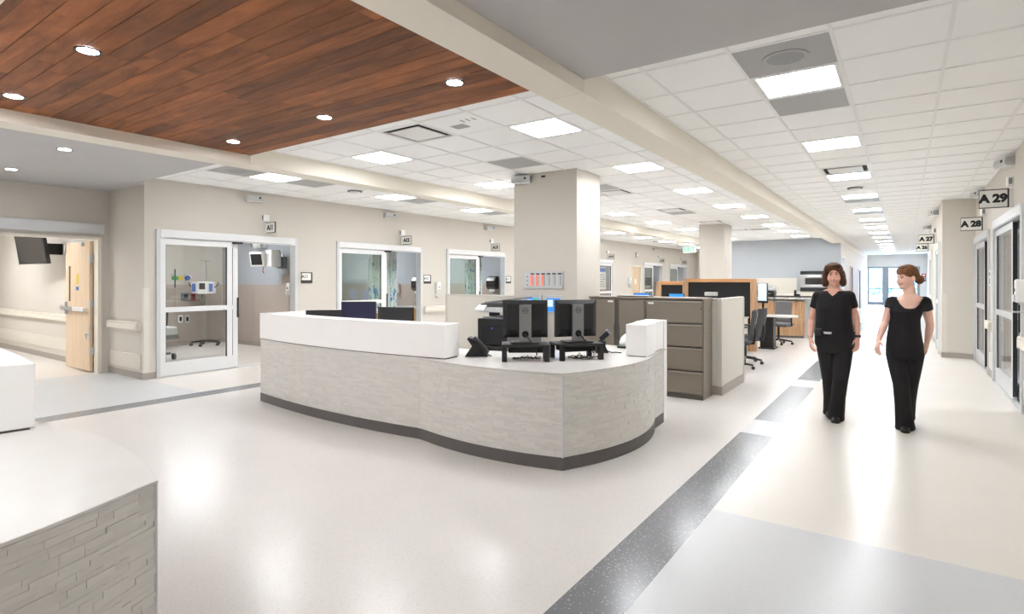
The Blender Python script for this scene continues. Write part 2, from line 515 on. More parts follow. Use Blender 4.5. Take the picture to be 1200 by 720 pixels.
# walls with door openings -----------------------------------------------------
LDOORS = [(3.88, 6.30), (7.19, 9.62), (10.49, 13.00), (17.75, 20.21), (22.05, 23.07), (23.36, 25.67), (26.61, 29.20)]
HD = 2.28
def wall_y(mb, x0, x1, y0, y1, holes, top, zt=3.25):
    y = y0
    for k, (a, b) in enumerate(holes):
        t = top[k] if isinstance(top, list) else top
        if a > y: mb.box(x0, x1, y, a, 0, zt)
        mb.box(x0, x1, a, b, t, zt)
        y = b
    if y1 > y: mb.box(x0, x1, y, y1, 0, zt)
    return mb
st('wall_left', wall_y(MB(), XL-0.15, XL, 3.72, 31.15, LDOORS, [HD, HD, HD, HD, 2.12, HD, HD]), 'wall_paint', 'long beige wall holding the row of patient room doors', 'wall')
for i, y in enumerate((10.05, 26.37)):
    pass
st('wall_alcove', MB().box(-17.2, XL-0.15, 3.72, 3.86, 0, 3.25), 'wall_paint', 'beige return wall running through the open double doorway', 'wall')
st('wall_entry', wall_y(MB(), -10.79, -10.64, 0.74, 3.72, [(0.86, 3.61)], 2.19), 'wall_paint', 'beige wall above and beside the open double doorway', 'wall')
st('wall_alcove_near', MB().box(-17.2, XL, 0.60, 0.74, 0, 3.25), 'wall_paint', 'beige wall opposite the return wall of the double doorway', 'wall')
st('wall_left_near', MB().box(XL-0.15, XL, YBACK, 0.60, 0, 3.25), 'wall_paint', 'beige wall before the double doorway', 'wall')
st('wall_passage_end', MB().box(-17.35, -17.2, 0.60, 3.86, 0, 3.25), 'wall_paint', 'end wall of the passage beyond the double doorway', 'wall')
st('wall_back', MB().box(-9.5, 1.25, YBACK-0.15, YBACK, 0, 3.25), 'wall_paint', 'beige wall closing the hall behind the stations', 'wall')
st('wall_right', wall_y(MB(), XR, XR+0.15, YBACK, 13.70, [(8.42, 10.95), (11.50, 13.68)], 2.30), 'wall_paint', 'beige corridor wall with sliding glass doors', 'wall')
blk = MB().box(0.60, 1.25, 13.70, 21.0, 0, CZ)
st('wall_bulkhead', blk, 'bulkhead_paint', 'projecting wall block narrowing the corridor beside the sliding doors', 'wall')
st('wall_right_far', MB().box(XR, XR+0.15, 21.0, 41.2, 0, 3.25), 'wall_paint', 'far stretch of the corridor wall', 'wall')
st('wall_far', MB().box(-6.60, -1.89, 23.5, 23.65, 0, 3.25), 'blue_wall', 'pale blue-grey wall behind the staff area', 'wall')
st('wall_stub', MB().box(-6.75, -6.60, 23.5, 31.0, 0, 3.25), 'wall_paint', 'side wall of the aisle past the blue wall', 'wall')
st('wall_aisle_end', MB().box(-9.35, -6.60, 31.0, 31.15, 0, 3.25), 'wall_paint', 'end wall of the aisle along the patient rooms', 'wall')
CD = [(23.9, 25.0), (27.5, 29.0), (32.2, 34.2)]
wc = MB()
wall_y(wc, -2.04, -1.89, 23.65, 41.2, CD, [2.40, 2.08, 2.02])
wc.box(-2.04, -1.89, 23.9, 25.0, 0, 1.0)
st('wall_corridor', wc, 'wall_paint', 'far corridor wall with wooden doors running to the bright exit', 'wall')
we = MB().box(-2.04, -1.85, 41.0, 41.2, 0, 3.25).box(0.75, 1.25, 41.0, 41.2, 0, 3.25).box(-1.85, 0.75, 41.0, 41.2, 2.32, 3.25)
st('wall_end', we, 'wall_paint', 'end wall of the corridor around the bright glass exit', 'wall')
# wooden leaves in the far corridor wall
for i, (a, b) in enumerate(CD[1:]):
    d = struct('door_%d' % (20+i), ['nearer brown wooden door in the far corridor wall', 'farther brown wooden door in the far corridor wall'][i], 'door', (-1.97, (a+b)/2, 0))
    t = [2.08, 2.02][i]
    part('frame', MB().box(-1.93, -1.875, a, a+0.05, 0, t).box(-1.93, -1.875, b-0.05, b, 0, t).box(-1.93, -1.875, a+0.05, b-0.05, t-0.05, t), 'taupe_metal', d, True)
    part('leaf', B(-1.99, -1.94, a+0.05, b-0.05, 0.005, t-0.05), 'oak_vertical', d, True)
    part('handle', MB().cyl((-1.94, a+0.14, 1.0), (-1.88, a+0.14, 1.0), 0.012).cyl((-1.88, a+0.14, 1.0), (-1.88, a+0.26, 1.0), 0.010), 'steel', d, True)
w = struct('window_1', 'small framed window in the far corridor wall beside the blue wall', 'window', (-1.97, 24.45, 1.0))
part('frame', MB().box(-2.03, -1.88, 23.9, 23.96, 1.0, 2.4).box(-2.03, -1.88, 24.94, 25.0, 1.0, 2.4).box(-2.03, -1.88, 23.96, 24.94, 1.0, 1.06).box(-2.03, -1.88, 23.96, 24.94, 2.34, 2.4), 'alu', w, True)
part('pane', B(-1.97, -1.96, 23.96, 24.94, 1.06, 2.34), 'pane', w, True)
st('wall_window_back', MB().box(-2.6, -2.55, 23.65, 25.3, 0, 3.25), 'wall_paint', 'beige surface behind the small corridor window', 'wall')

# columns and beams
c = st('column', MB().box(-4.79, -3.725, 6.885, 7.61, 0, CZ+0.1), 'wall_paint', 'wide beige square column behind the nurse station', 'column', bev=0.006)
c = st('column', MB().box(-4.72, -4.05, 15.9, 16.75, 0, CZ+0.1), 'wall_paint', 'slimmer beige column between black partition and blue wall', 'column', bev=0.006)
for k, (x0, x1, y0, y1) in enumerate(((-4.79, -3.725, 6.885, 7.61), (-4.72, -4.05, 15.9, 16.75))):
    g = 0.012
    st('baseboard_column', MB().box(x0-g, x1+g, y0-g, y0, 0, 0.1).box(x0-g, x1+g, y1, y1+g, 0, 0.1).box(x0-g, x0, y0, y1, 0, 0.1).box(x1, x1+g, y0, y1, 0, 0.1), 'vinyl_base', ['grey-brown vinyl base around the wide column', 'grey-brown vinyl base around the slimmer column'][k], 'baseboard')
for nm, x0, x1, lab in (('near the corridor', -2.18, -1.885, ''), ('near the patient rooms', -6.53, -6.235, '')):
    b = struct('ceiling_beam', 'long beige boxed ceiling beam ' + nm, 'beam', ((x0+x1)/2, 8, 2.845))
    part('beam_section', B(x0, x1, YBACK, YF-0.004, 2.845, 3.2), 'beam_paint', b, True, bev=0.003)
    part('beam_section', B(x0, x1, YF, 23.5 if x0 < -5 else 41.0, 2.845, 3.2), 'beam_paint', b, True, bev=0.003)

# dropped ceilings over the front of the hall
st('ceiling', MB().box(-1.885, XR, YN, YF, 2.94, 3.2), 'soffit_grey', 'flat grey dropped ceiling over the corridor mouth', 'ceiling')
st('ceiling', MB().box(-10.64, -6.53, 0.74, YF, 2.94, 3.2).box(-10.64, XL, YF, 3.72, 2.94, 3.2), 'soffit_grey', 'flat grey dropped ceiling before the double doorway', 'ceiling')
wd = struct('ceiling', 'dropped ceiling of reddish brown wood planks with recessed lamps', 'ceiling', (-4.2, 2.2, 2.95))
part('fascia', B(-6.235, -2.18, YF-0.001, YF+0.012, 2.952, 3.06), 'beam_paint', wd, True)
part('fascia', B(-6.235, -2.18, YN-0.012, YN+0.001, 2.952, 3.06), 'beam_paint', wd, True)
part('backing', B(-6.235, -2.18, YN+0.002, YF-0.002, 2.972, 3.2), 'hole_black', wd, True)
PW = (YF-YN)/20.4
y = YF
rr = random.Random(3)
row = 0
while y - PW > YN - 0.01:
    x = -6.235 - rr.uniform(0, 1.3)
    while x < -2.18:
        L = rr.uniform(0.9, 2.5)
        a, b = max(x, -6.235), min(x+L, -2.18)
        if b - a > 0.03:
            p = link('plank', B(-(b-a)/2+0.0006, (b-a)/2-0.0006, -PW/2+0.0022, PW/2-0.0022, 0, 0.02).mesh('plank', 'ceiling_wood'), wd)
            p.location = Vector(((a+b)/2, y-PW/2, 2.95 + rr.uniform(0, 0.0015))) - wd.location
        x += L
    y -= PW; row += 1
part('edge_trim', B(-6.235, -2.18, YN, y, 2.946, 2.972), 'ceiling_wood', wd, True)

# suspended tile ceilings ------------------------------------------------------
tile_me = MB().box(-0.5, 0.5, -0.5, 0.5, 0, 1).mesh('ceiling_tile', 'ceil_tile')
cells_x = {
    'mid': [-6.235] + [-2.70 - T*k for k in range(5, -1, -1)] + [-2.18],
    'cor': [-1.885] + [-0.985 + T*(k-1) for k in range(0, 5)] + [XR],
    'left': [XL] + [-8.72, -8.11, -7.50, -6.89] + [-6.53]}
lamp_cells = []; special = []
def tile_bay(key, label, y0, y1, first, step, lampx, cat='ceiling', spec={}, limit=300, ysplit=24.5, skip=()):
    """suspended ceiling between y0 and y1; grid lines at first + k*step; lampx: column indexes that carry light panels every fourth row"""
    xs = cells_x[key]
    lines = []; k = -60
    for k in range(-70, 71):
        v = first + step*k
        if y0 + 0.02 < v < y1 - 0.02: lines.append((v, k))
    lines.sort()
    ys = [y0] + [v for v, k in lines] + [y1]
    root = struct('ceiling', label, cat, ((xs[0]+xs[-1])/2, (y0+y1)/2, CZ))
    part('deck', B(xs[0], xs[-1], y0, y1, 3.085, 3.2), 'ceil_plain', root, True)
    g = MB()
    for x in xs[1:-1]: g.box(x-0.012, x+0.012, y0, y1, CZ, CZ+0.02)
    for x, s in ((xs[0], 1), (xs[-1], -1)): g.box(x, x+0.02*s, y0, y1, CZ, CZ+0.02)
    for i in range(len(xs)-1):
        for v in ys[1:-1]: g.box(xs[i]+0.012, xs[i+1]-0.012, v-0.012, v+0.012, CZ+0.0006, CZ+0.02)
    go = part('grid', g, 'ceil_grid', root, True); go['kind'] = 'stuff'
    rest = MB(); n = 0
    order = []
    for i in range(len(xs)-1):
        for j in range(len(ys)-1):
            a, b, c_, d = xs[i], xs[i+1], ys[j], ys[j+1]
            r = round((min(c_, d) + 0.001 - first)/step - 0.5*(1 if step > 0 else -1) + 0.5*(1 if step > 0 else -1)) if False else math.floor(((c_+d)/2 - first)/T) if step > 0 else math.floor((first - (c_+d)/2)/T)
            full = abs((d-c_) - T) < 0.01
            if full and i in lampx and r % 4 == 0 and r not in skip:
                lamp_cells.append((a, b, c_, d, key)); continue
            if (i, r) in spec and full:
                special.append((a, b, c_, d, spec[(i, r)], key)); continue
            order.append((abs((c_+d)/2), a, b, c_, d))
    order.sort()
    for m, (q, a, b, c_, d) in enumerate(order):
        if m < limit and q < ysplit:
            o = link('ceiling_tile', tile_me, root)
            o.location = Vector(((a+b)/2, (c_+d)/2, CZ+0.006)) - root.location
            o.scale = (b-a-0.016, d-c_-0.016, 0.02)
        else:
            rest.box(a+0.008, b-0.008, c_+0.008, d-0.008, CZ+0.006, CZ+0.026)
    if rest.v:
        o = part('far_tiles', rest, 'ceil_tile', root, True); o['kind'] = 'stuff'
    return root
mid_spec = {(4, -1): 'diffuser', (5, -1): 'sounder', (4, 2): 'grey', (4, 6): 'grey', (4, 7): 'diffuser', (4, 12): 'diffuser', (4, 13): 'grey', (4, 17): 'diffuser', (3, 21): 'grey', (4, 22): 'diffuser', (5, 22): 'grey'}
mid_spec = {((k[0]-1), k[1]): v for k, v in mid_spec.items()}
tile_bay('mid', 'white tile ceiling between the two beams over the nurse stations', YF, 23.5, 4.595, T, (1, 5), spec=mid_spec)
cor_spec = {(2, -1): 'speaker', (2, 1): 'grey', (2, 7): 'diffuser', (2, 13): 'grey', (2, 17): 'grey', (2, 21): 'grey', (2, 29): 'grey'}
tile_bay('cor', 'white tile ceiling along the corridor', YF, 41.0, 4.595, T, (2,), spec=cor_spec)
left_spec = {(2, -1): 'speaker', (2, 1): 'grey', (2, 5): 'grey', (2, 9): 'grey', (2, 13): 'grey'}
tile_bay('left', 'white tile ceiling along the patient rooms', YF, 31.0, 4.595, T, (2,), spec=left_spec)
tile_bay('mid', 'white tile ceiling on the near side of the wood planks', YBACK, YN, -0.135, -T, (1, 5), limit=300)
tile_bay('cor', 'white tile ceiling on the near side of the grey corridor ceiling', YBACK, YN, -0.135, -T, (2,), limit=300, skip=(0,))
tile_bay('left', 'white tile ceiling on the near side of the double doorway', YBACK, 0.60, -0.135, -T, (2,), limit=300)

# light panels -------------------------------------------------------------------
def make_lamp():
    t = thing('ceiling_light', 'square ceiling light panel', 'ceiling light')
    h = T/2 - 0.012
    f = MB()
    for a in (-1, 1):
        f.box(a*h, a*(h-0.03), -h, h, 0.0, 0.03)
        f.box(-h+0.03, h-0.03, a*h, a*(h-0.03), 0.0, 0.03)
    part('frame', f, 'lamp_frame', t)
    part('diffuser', B(-h+0.03, h-0.03, -h+0.03, h-0.03, 0.004, 0.03), 'lamp_panel', t)
    return t
lamp0 = make_lamp(); used = False
LAB = {'mid': 'square glowing light panel in the tile ceiling between the beams', 'cor': 'square glowing light panel in the corridor tile ceiling', 'left': 'square glowing light panel in the tile ceiling along the patient rooms'}
for a, b, c_, d, key in lamp_cells:
    o = lamp0 if not used else copy_tree(lamp0); used = True
    o.location = ((a+b)/2, (c_+d)/2, CZ)
    o['label'] = LAB[key]; o['group'] = {'mid': 'light panels between the beams', 'cor': 'light panels over the corridor', 'left': 'light panels along the patient rooms'}[key]
# vents, plain metal panels, loudspeaker panels
def cell_thing(kind, label, group):
    h = T/2 - 0.012
    if kind == 'grey':
        t = thing('ceiling_panel', label, 'ceiling panel', group=group)
        part('panel', B(-h, h, -h, h, 0.002, 0.02), 'grille_grey', t)
        fr = MB()
        for a in (-1, 1):
            fr.box(a*h, a*(h-0.012), -h, h, 0, 0.0018); fr.box(-h+0.012, h-0.012, a*h, a*(h-0.012), 0, 0.0018)
        part('rim', fr, 'lamp_frame', t)
    elif kind == 'speaker':
        t = thing('ceiling_speaker', label, 'speaker', group=group)
        part('panel', B(-h, h, -h, h, 0.002, 0.02), 'grille_grey', t)
        part('grille', MB().cyl((0, 0, -0.006), (0, 0, 0.002), 0.12, 0.135, 32), 'mid_grey_plastic', t)
        part('ring', MB().loft([[(r*math.cos(2*PI*k/32), r*math.sin(2*PI*k/32), z) for k in range(32)] for r, z in ((0.135, 0.002), (0.15, 0.002), (0.15, -0.004), (0.135, -0.006))]), 'grille_grey', t)
    elif kind == 'diffuser':
        t = thing('air_diffuser', label, 'vent', group=group)
        fr = MB()
        for a in (-1, 1):
            fr.box(a*h, a*(h-0.03), -h, h, 0, 0.02); fr.box(-h+0.03, h-0.03, a*h, a*(h-0.03), 0, 0.02)
        part('frame', fr, 'lamp_frame', t)
        part('throat', B(-h+0.03, h-0.03, -h+0.03, h-0.03, 0.018, 0.03), 'hole_black', t)
        part('plaque', B(-h+0.085, h-0.085, -h+0.085, h-0.085, -0.004, 0.004), 'lamp_frame', t)
        for a in (-1, 1): part('bracket', B(a*0.12-0.01, a*0.12+0.01, -0.01, 0.01, 0.004, 0.018), 'lamp_frame', t)
    else:
        t = thing('ceiling_sounder', label, 'speaker', group=group)
        part('panel', B(-h, h, -h, h, 0.002, 0.02), 'ceil_tile', t)
        g = MB()
        for i in range(8):
            for j in range(6): g.box(-0.14+i*0.022, -0.128+i*0.022, -0.02+j*0.022, -0.008+j*0.022, -0.001, 0.003)
        o = part('perforations', g, 'mid_grey_plastic', t); o['kind'] = 'stuff'
        for i in range(3): part('slot', B(0.08+i*0.07, 0.09+i*0.07, -0.13, -0.06, -0.001, 0.003), 'mid_grey_plastic', t)
    return t
SL = {'mid': 'the ceiling between the beams', 'cor': 'the corridor ceiling', 'left': 'the ceiling along the patient rooms'}
protos = {}
for a, b, c_, d, kind, key in special:
    lab = {'grey': 'flat grey metal panel set flush in ', 'speaker': 'grey panel with a round speaker grille in ', 'diffuser': 'square white air vent with dark slots in ', 'sounder': 'white panel with small perforations and slots in '}[kind] + SL[key]
    grp = {'grey': 'grey panels in ', 'speaker': 'speaker panels in ', 'diffuser': 'air vents in ', 'sounder': 'perforated panels in '}[kind] + SL[key]
    if kind in protos: o = copy_tree(protos[kind]); tag(o, lab, None, grp)
    else: o = cell_thing(kind, lab, grp); protos[kind] = o
    o.location = ((a+b)/2, (c_+d)/2, CZ)
    if kind == 'diffuser' and key == 'mid' and c_ < 4.5: o['label'] = 'square white air vent with dark slots beside the perforated ceiling panel'
    if kind == 'diffuser' and key == 'mid' and 8.5 < c_ < 10: o['label'] = 'square white air vent just past the wide column, beside a grey panel'
    if kind == 'grey' and key == 'mid' and 5.5 < c_ < 7: o['label'] = 'flat grey metal ceiling panel just before the wide column'
# recessed round lamps
def make_down(label, group):
    t = thing('downlight', label, 'downlight', group=group)
    n = 40
    rg = [[(r*math.cos(2*PI*k/n), r*math.sin(2*PI*k/n), z) for k in range(n)] for r, z in ((0.057, 0.0), (0.074, 0.0), (0.074, -0.007), (0.057, -0.005))]
    m = MB(); m.v = [p for r in rg for p in r]
    for i in range(4):
        for k in range(n): m.f.append((i*n+k, i*n+(k+1) % n, ((i+1) % 4)*n+(k+1) % n, ((i+1) % 4)*n+k))
    m.tone = [0.5]*len(m.f)
    part('rim', m, 'dark_metal', t, smooth=False)
    part('lamp', MB().cyl((0, 0, -0.0035), (0, 0, 0.0), 0.058, n=n), 'spot_lamp', t)
    return t
d0 = make_down('round recessed lamp with dark rim in the wood plank ceiling', 'lamps in the wood ceiling'); first = True
for x in (-2.70, -4.22, -5.74):
    for y in (1.36, 3.12):
        o = d0 if first else copy_tree(d0); first = False
        o.location = (x, y, 2.949)
for x in (-7.56, -9.47):
    o = copy_tree(d0); o.location = (x, 2.22, 2.939)
    tag(o, 'round recessed lamp in the grey ceiling before the double doorway', None, 'lamps in the grey doorway ceiling')
# passage beyond the double doors, ceilings and lights of the side rooms
st('ceiling', MB().box(-17.2, -10.79, 0.74, 3.72, 2.75, 3.2), 'ceil_plain', 'plain white ceiling of the passage beyond the double doors', 'ceiling')
def room_lamp(x, y, lab, sx=0.3, sy=0.6, z=2.75):
    t = thing('room_light', lab, 'ceiling light', (x, y, z), group='light panels of the side rooms')
    f = MB()
    for a in (-1, 1):
        f.box(a*sx, a*(sx-0.03), -sy, sy, -0.02, 0); f.box(-sx+0.03, sx-0.03, a*sy, a*(sy-0.03), -0.02, 0)
    part('frame', f, 'lamp_frame', t)
    part('diffuser', B(-sx+0.03, sx-0.03, -sy+0.03, sy-0.03, -0.016, 0), 'lamp_panel', t)
room_lamp(-12.3, 2.2, 'light panel on the ceiling of the passage beyond the double doors', 0.6, 0.3)
room_lamp(-15.0, 2.2, 'light panel on the ceiling of the passage beyond the double doors', 0.6, 0.3)

# patient rooms behind the left wall
ROOMS = [(3.86, 7.13, 'A11'), (7.195, 10.415, 'A12'), (10.48, 13.72, 'A13'), (17.2, 20.75, 'A14'), (23.30, 26.3, 'A15'), (26.40, 29.8, 'A16')]
for y0, y1, nm in ROOMS:
    st('wall_room_back', MB().box(-13.75, -13.6, y0-0.05, y1+0.05, 0, 3.0), 'wall_paint', 'back wall of patient room ' + nm, 'wall')
    st('wall_room_side', MB().box(-13.6, XL-0.15, y1, y1+0.065, 0, 3.0), 'room_blue', 'pale blue side wall of patient room ' + nm, 'wall')
    if nm in ('A11', 'A14', 'A15', 'A16'):
        if nm != 'A11': st('wall_room_near', MB().box(-13.6, XL-0.15, y0-0.06, y0, 0, 3.0), 'wall_paint', 'near side wall of patient room ' + nm, 'wall')
    st('ceiling', MB().box(-13.6, XL-0.15, y0, y1, 2.75, 3.0), 'ceil_plain', 'plain white ceiling of patient room ' + nm, 'ceiling')
    wn = struct('trim_1', 'taupe wainscot panels and base in patient room ' + nm, 'wainscot', (-13.5, (y0+y1)/2, 0.1))
    for k in range(3):
        a = -13.58 + k*1.36
        part('wainscot_panel', B(a+0.004, a+1.352, y1-0.012, y1, 0.12, 1.40), 'wainscot', wn, True)
    for k in range(3):
        a = y0 + 0.02 + k*(y1-y0-0.04)/3
        part('wainscot_panel', B(-13.6, -13.588, a+0.004, a+(y1-y0-0.04)/3-0.004, 0.12, 1.40), 'wainscot', wn, True)
    part('base', MB().box(-13.58, XL-0.16, y1-0.016, y1, 0, 0.115).box(-13.6, -13.584, y0+0.02, y1-0.02, 0, 0.115), 'vinyl_base', wn, True)
    room_lamp(-11.6, (y0+y1)/2, 'light panel on the plain ceiling of patient room ' + nm)
# treatment rooms behind the right wall
st('wall_room_back', MB().box(4.85, 5.0, 7.4, 14.0, 0, 3.0), 'wall_paint', 'back wall of the rooms behind the corridor glass doors', 'wall')
for y, lab in ((7.4, 'nearest'), (11.15, 'middle'), (13.92, 'farthest')):
    st('wall_room_side', MB().box(1.25, 4.85, y, y+0.08, 0, 3.0), 'room_blue', lab + ' partition wall of the rooms behind the corridor glass doors', 'wall')
st('ceiling', MB().box(1.25, 4.85, 7.4, 14.0, 2.75, 3.0), 'ceil_plain', 'plain ceiling of the rooms behind the corridor glass doors', 'ceiling')
room_lamp(3.0, 9.3, 'light panel on the plain ceiling of corridor room A29')
room_lamp(3.0, 12.5, 'light panel on the plain ceiling of corridor room A28')

# bases, rails and guards --------------------------------------------------------
bs = MB(); y = 3.72
for a, b in LDOORS + [(31.0, 31.0)]:
    if a > y: bs.box(XL, XL+0.012, y, a, 0, 0.10)
    y = b
st('baseboard_left', bs, 'vinyl_base', 'grey-brown vinyl base along the wall of patient room doors', 'baseboard')
st('baseboard_alcove', MB().box(-10.64, XL+0.012, 3.708, 3.72, 0, 0.10), 'vinyl_base', 'grey-brown vinyl base of the return wall by the double doorway', 'baseboard')
st('baseboard_passage', MB().box(-17.2, -10.79, 3.708, 3.72, 0, 0.10), 'vinyl_base', 'grey-brown vinyl base of the passage beyond the double doors', 'baseboard')
st('baseboard_bulkhead', MB().box(0.588, 1.1, 13.688, 13.70, 0, 0.10).box(0.588, 0.60, 13.70, 14.0, 0, 0.10).box(0.588, 0.60, 16.2, 21, 0, 0.10), 'vinyl_base', 'grey-brown vinyl base of the projecting corridor block', 'baseboard')
st('baseboard_right', MB().box(XR-0.012, XR, 10.95, 11.5, 0, 0.10).box(XR-0.012, XR, YBACK, 8.42, 0, 0.10), 'vinyl_base', 'grey-brown vinyl base of the corridor wall', 'baseboard')

def handrail(name, pts, label, z=0.86, out=0.075, h=0.15, group=None):
    """wall handrail: a flat grip with a lip and end returns; pts = run ends on the wall face, normal to the left of the run"""
    a, b = Vector((*pts[0], 0)), Vector((*pts[1], 0))
    u = (b-a).normalized(); n = Vector((-u.y, u.x, 0))
    t = thing(name, label, 'handrail', ((a+b)/2 + Vector((0, 0, z-h/2))), group=group)
    def run(z0, z1, o0, o1, e=0):
        m = MB(); c = (a+b)/2 + n*(o0+o1)/2; c.z = (z0+z1)/2
        m.obox(c, u, n, (0, 0, 1), (b-a).length/2-e, (o1-o0)/2, (z1-z0)/2)
        return m
    part('grip', run(z-h/2+0.03, z+h/2-0.035, out-0.035, out), 'rail_cream', t, True, bev=0.012)
    part('lip', run(z+h/2-0.033, z+h/2, out-0.05, out-0.004), 'rail_cream', t, True, bev=0.010)
    part('retainer', run(z-h/2, z+h/2-0.02, 0.012, out-0.036, 0.03), 'guard_cream', t, True)
    for p, s in ((a, 1), (b, -1)):
        c = p + u*s*0.02 + n*out/2; c.z = z
        part('end_cap', MB().obox(c, u, n, (0, 0, 1), 0.02, out/2, h/2-0.012), 'rail_cream', t, True, bev=0.01)
    return t
def guard(pts, label, z0=0.13, z1=0.36, group=None):
    a, b = Vector((*pts[0], 0)), Vector((*pts[1], 0)); u = (b-a).normalized(); n = Vector((-u.y, u.x, 0))
    m = MB(); c = (a+b)/2 + n*0.009; c.z = (z0+z1)/2
    m.obox(c, u, n, (0, 0, 1), (b-a).length/2, 0.009, (z1-z0)/2)
    return solo('wall_guard', m, 'guard_cream', label, 'wall guard', group, bev=0.005)
handrail('handrail', ((XL-0.09, 3.72), (-10.56, 3.72)), 'cream handrail on the return wall between doorway and patient door', 0.79)
guard(((XL-0.09, 3.72), (-10.56, 3.72)), 'cream guard strip low on the return wall by the doorway', 0.14, 0.37)
handrail('handrail', ((-11.0, 3.72), (-17.1, 3.72)), 'long cream handrail in the passage beyond the open double door', 0.80)
guard(((-11.0, 3.72), (-17.1, 3.72)), 'long cream guard strip in the passage beyond the open door', 0.2, 0.42)
handrail('handrail', ((XL, 10.43), (XL, 9.70)), 'cream handrail on the wall between rooms A12 and A13', 0.80)
handrail('handrail', ((XL, 7.15), (XL, 6.62)), 'cream handrail on the wall between rooms A11 and A12', 0.80)
handrail('handrail', ((XR, 10.98), (XR, 11.47)), 'short cream handrail on the pier between rooms A28 and A29', 0.80)
guard(((XR, 10.98), (XR, 11.47)), 'cream guard strip on the pier between rooms A28 and A29', 0.13, 0.38)
handrail('handrail', ((XR, 6.0), (XR, 8.36)), 'cream handrail on the corridor wall before room A29', 0.80)
guard(((XR, 6.0), (XR, 8.36)), 'cream guard strip on the corridor wall before room A29', 0.13, 0.38)
def corner_guard(x, y, sx, sy, z1, label):
    m = MB().box(x, x+0.07*sx, y-0.012*sy if False else y, y-0.004*sy, 0.1, z1).box(x-0.004*sx, x, y-0.004*sy, y+0.07*sy, 0.1, z1)
    return solo('corner_guard', m, 'guard_cream', label, 'corner guard')
corner_guard(XL, 3.72, -1, 1, 1.38, 'cream corner guard beside the first patient room door')
corner_guard(0.60, 13.70, 1, 1, 1.24, 'cream corner guard on the projecting corridor block')
# ------------------------------------------------------------------ sliding glass doors
def slide_door(num, xw, nx, y0, y1, far_side, leafw, room, side_text, gls='pane', top=HD, second=True, metal='alu_bright'):
    """two-leaf sliding glass door in a wall whose face is x = xw and looks along nx; leaves stacked at one end"""
    d = struct('door_%d' % num, 'aluminium sliding glass door of room %s %s' % (room, side_text), 'door', (xw, (y0+y1)/2, 0))
    X = lambda a: xw + nx*a
    fw = 0.055
    part('jamb', B(X(-0.13), X(0.03), y0, y0+fw, 0, top), 'alu', d, True, bev=0.003)
    part('jamb', B(X(-0.13), X(0.03), y1-fw, y1, 0, top), 'alu', d, True, bev=0.003)
    hd = part('header', B(X(-0.13), X(0.035), y0+fw, y1-fw, top-0.13, top), metal, d, True, bev=0.004)
    part('track_slot', B(X(0.0352), X(0.037), y0+fw+0.05, y1-fw-0.08, top-0.122, top-0.116), 'mid_grey_plastic', hd, True)
    def leaf(a, b, x0, x1, handle):
        z0, z1 = 0.015, top-0.135
        s, rt, rb, mr = 0.085, 0.09, 0.20, 0.075
        lf = part('leaf', MB().box(X(x0), X(x1), a, a+s, z0, z1).box(X(x0), X(x1), b-s, b, z0, z1)
                  .box(X(x0), X(x1), a+s, b-s, z1-rt, z1).box(X(x0), X(x1), a+s, b-s, z0, z0+rb)
                  .box(X(x0), X(x1), a+s, b-s, 1.0, 1.0+mr), metal, d, True)
        xm = (x0+x1)/2
        part('glass', B(X(xm-0.004), X(xm+0.004), a+s, b-s, z0+rb, 1.0), gls, lf, True)
        part('glass', B(X(xm-0.004), X(xm+0.004), a+s, b-s, 1.0+mr, z1-rt), gls, lf, True)
        gk = MB()
        for za, zb in ((z0+rb, 1.0), (1.0+mr, z1-rt)):
            for ya, yb in ((a+s, a+s+0.01), (b-s-0.01, b-s)):
                gk.box(X(xm-0.012), X(xm+0.012), ya, yb, za, zb)
        part('gasket', gk, 'sign_dark', lf, True)
        if handle is not None:
            part('handle', B(X(x0-0.004), X(x1+0.022), handle-0.012, handle+0.012, 0.86, 1.20), 'black_plastic', lf, True, bev=0.004)
    if not far_side:
        leaf(y0+fw, y0+fw+leafw, -0.045, 0.0, None)
        if second:
            leaf(y0+fw, y0+fw+leafw+0.13, -0.105, -0.06, y0+fw+leafw+0.125)
            part('stop', B(X(-0.1), X(0.05), y0+fw+leafw+0.02, y0+fw+leafw+0.16, top-0.16, top-0.131), 'black_plastic', d, True)
    else:
        leaf(y1-fw-leafw, y1-fw, -0.045, 0.0, None)
        if second:
            leaf(y1-fw-leafw-0.12, y1-fw-0.13, -0.105, -0.06, y1-fw-leafw-0.115)
            part('edge_seal', B(X(-0.045), X(-0.002), y1-fw-leafw-0.008, y1-fw-leafw, 0.05, top-0.15), 'black_plastic', d, True)
            part('edge_seal', B(X(-0.103), X(-0.062), y1-fw-leafw-0.128, y1-fw-leafw-0.12, 0.05, top-0.15), 'black_plastic', d, True)
            part('glass_edge', B(X(-0.09), X(-0.074), y1-fw-leafw-0.131, y1-fw-leafw-0.128, 0.2, top-0.2), 'glass_edge', d, True)
    part('threshold', B(X(-0.13), X(0.02), y0+fw, y1-fw, 0.0, 0.008), 'alu', d, True)
    return d
slide_door(1, XL, 1, 3.88, 6.30, False, 1.13, 'A11', 'nearest the double doorway')
slide_door(2, XL, 1, 7.19, 9.62, False, 1.22, 'A12', 'with a patterned curtain behind', 'pane_green')
slide_door(3, XL, 1, 10.49, 13.00, False, 1.22, 'A13', 'partly behind the copier and divider', 'pane_green')
slide_door(4, XL, 1, 17.75, 20.21, True, 1.15, 'A14', 'beyond the wide column', 'pane', second=False)
slide_door(5, XL, 1, 23.36, 25.67, False, 1.1, 'A15', 'beside the pale wooden door', 'pane_green')
slide_door(6, XL, 1, 26.61, 29.20, False, 1.2, 'A16', 'at the far end of the patient room wall', 'pane_green')
slide_door(7, XR, -1, 8.42, 10.95, True, 1.62, 'A29', 'on the corridor', 'pane', 2.37, metal='alu')
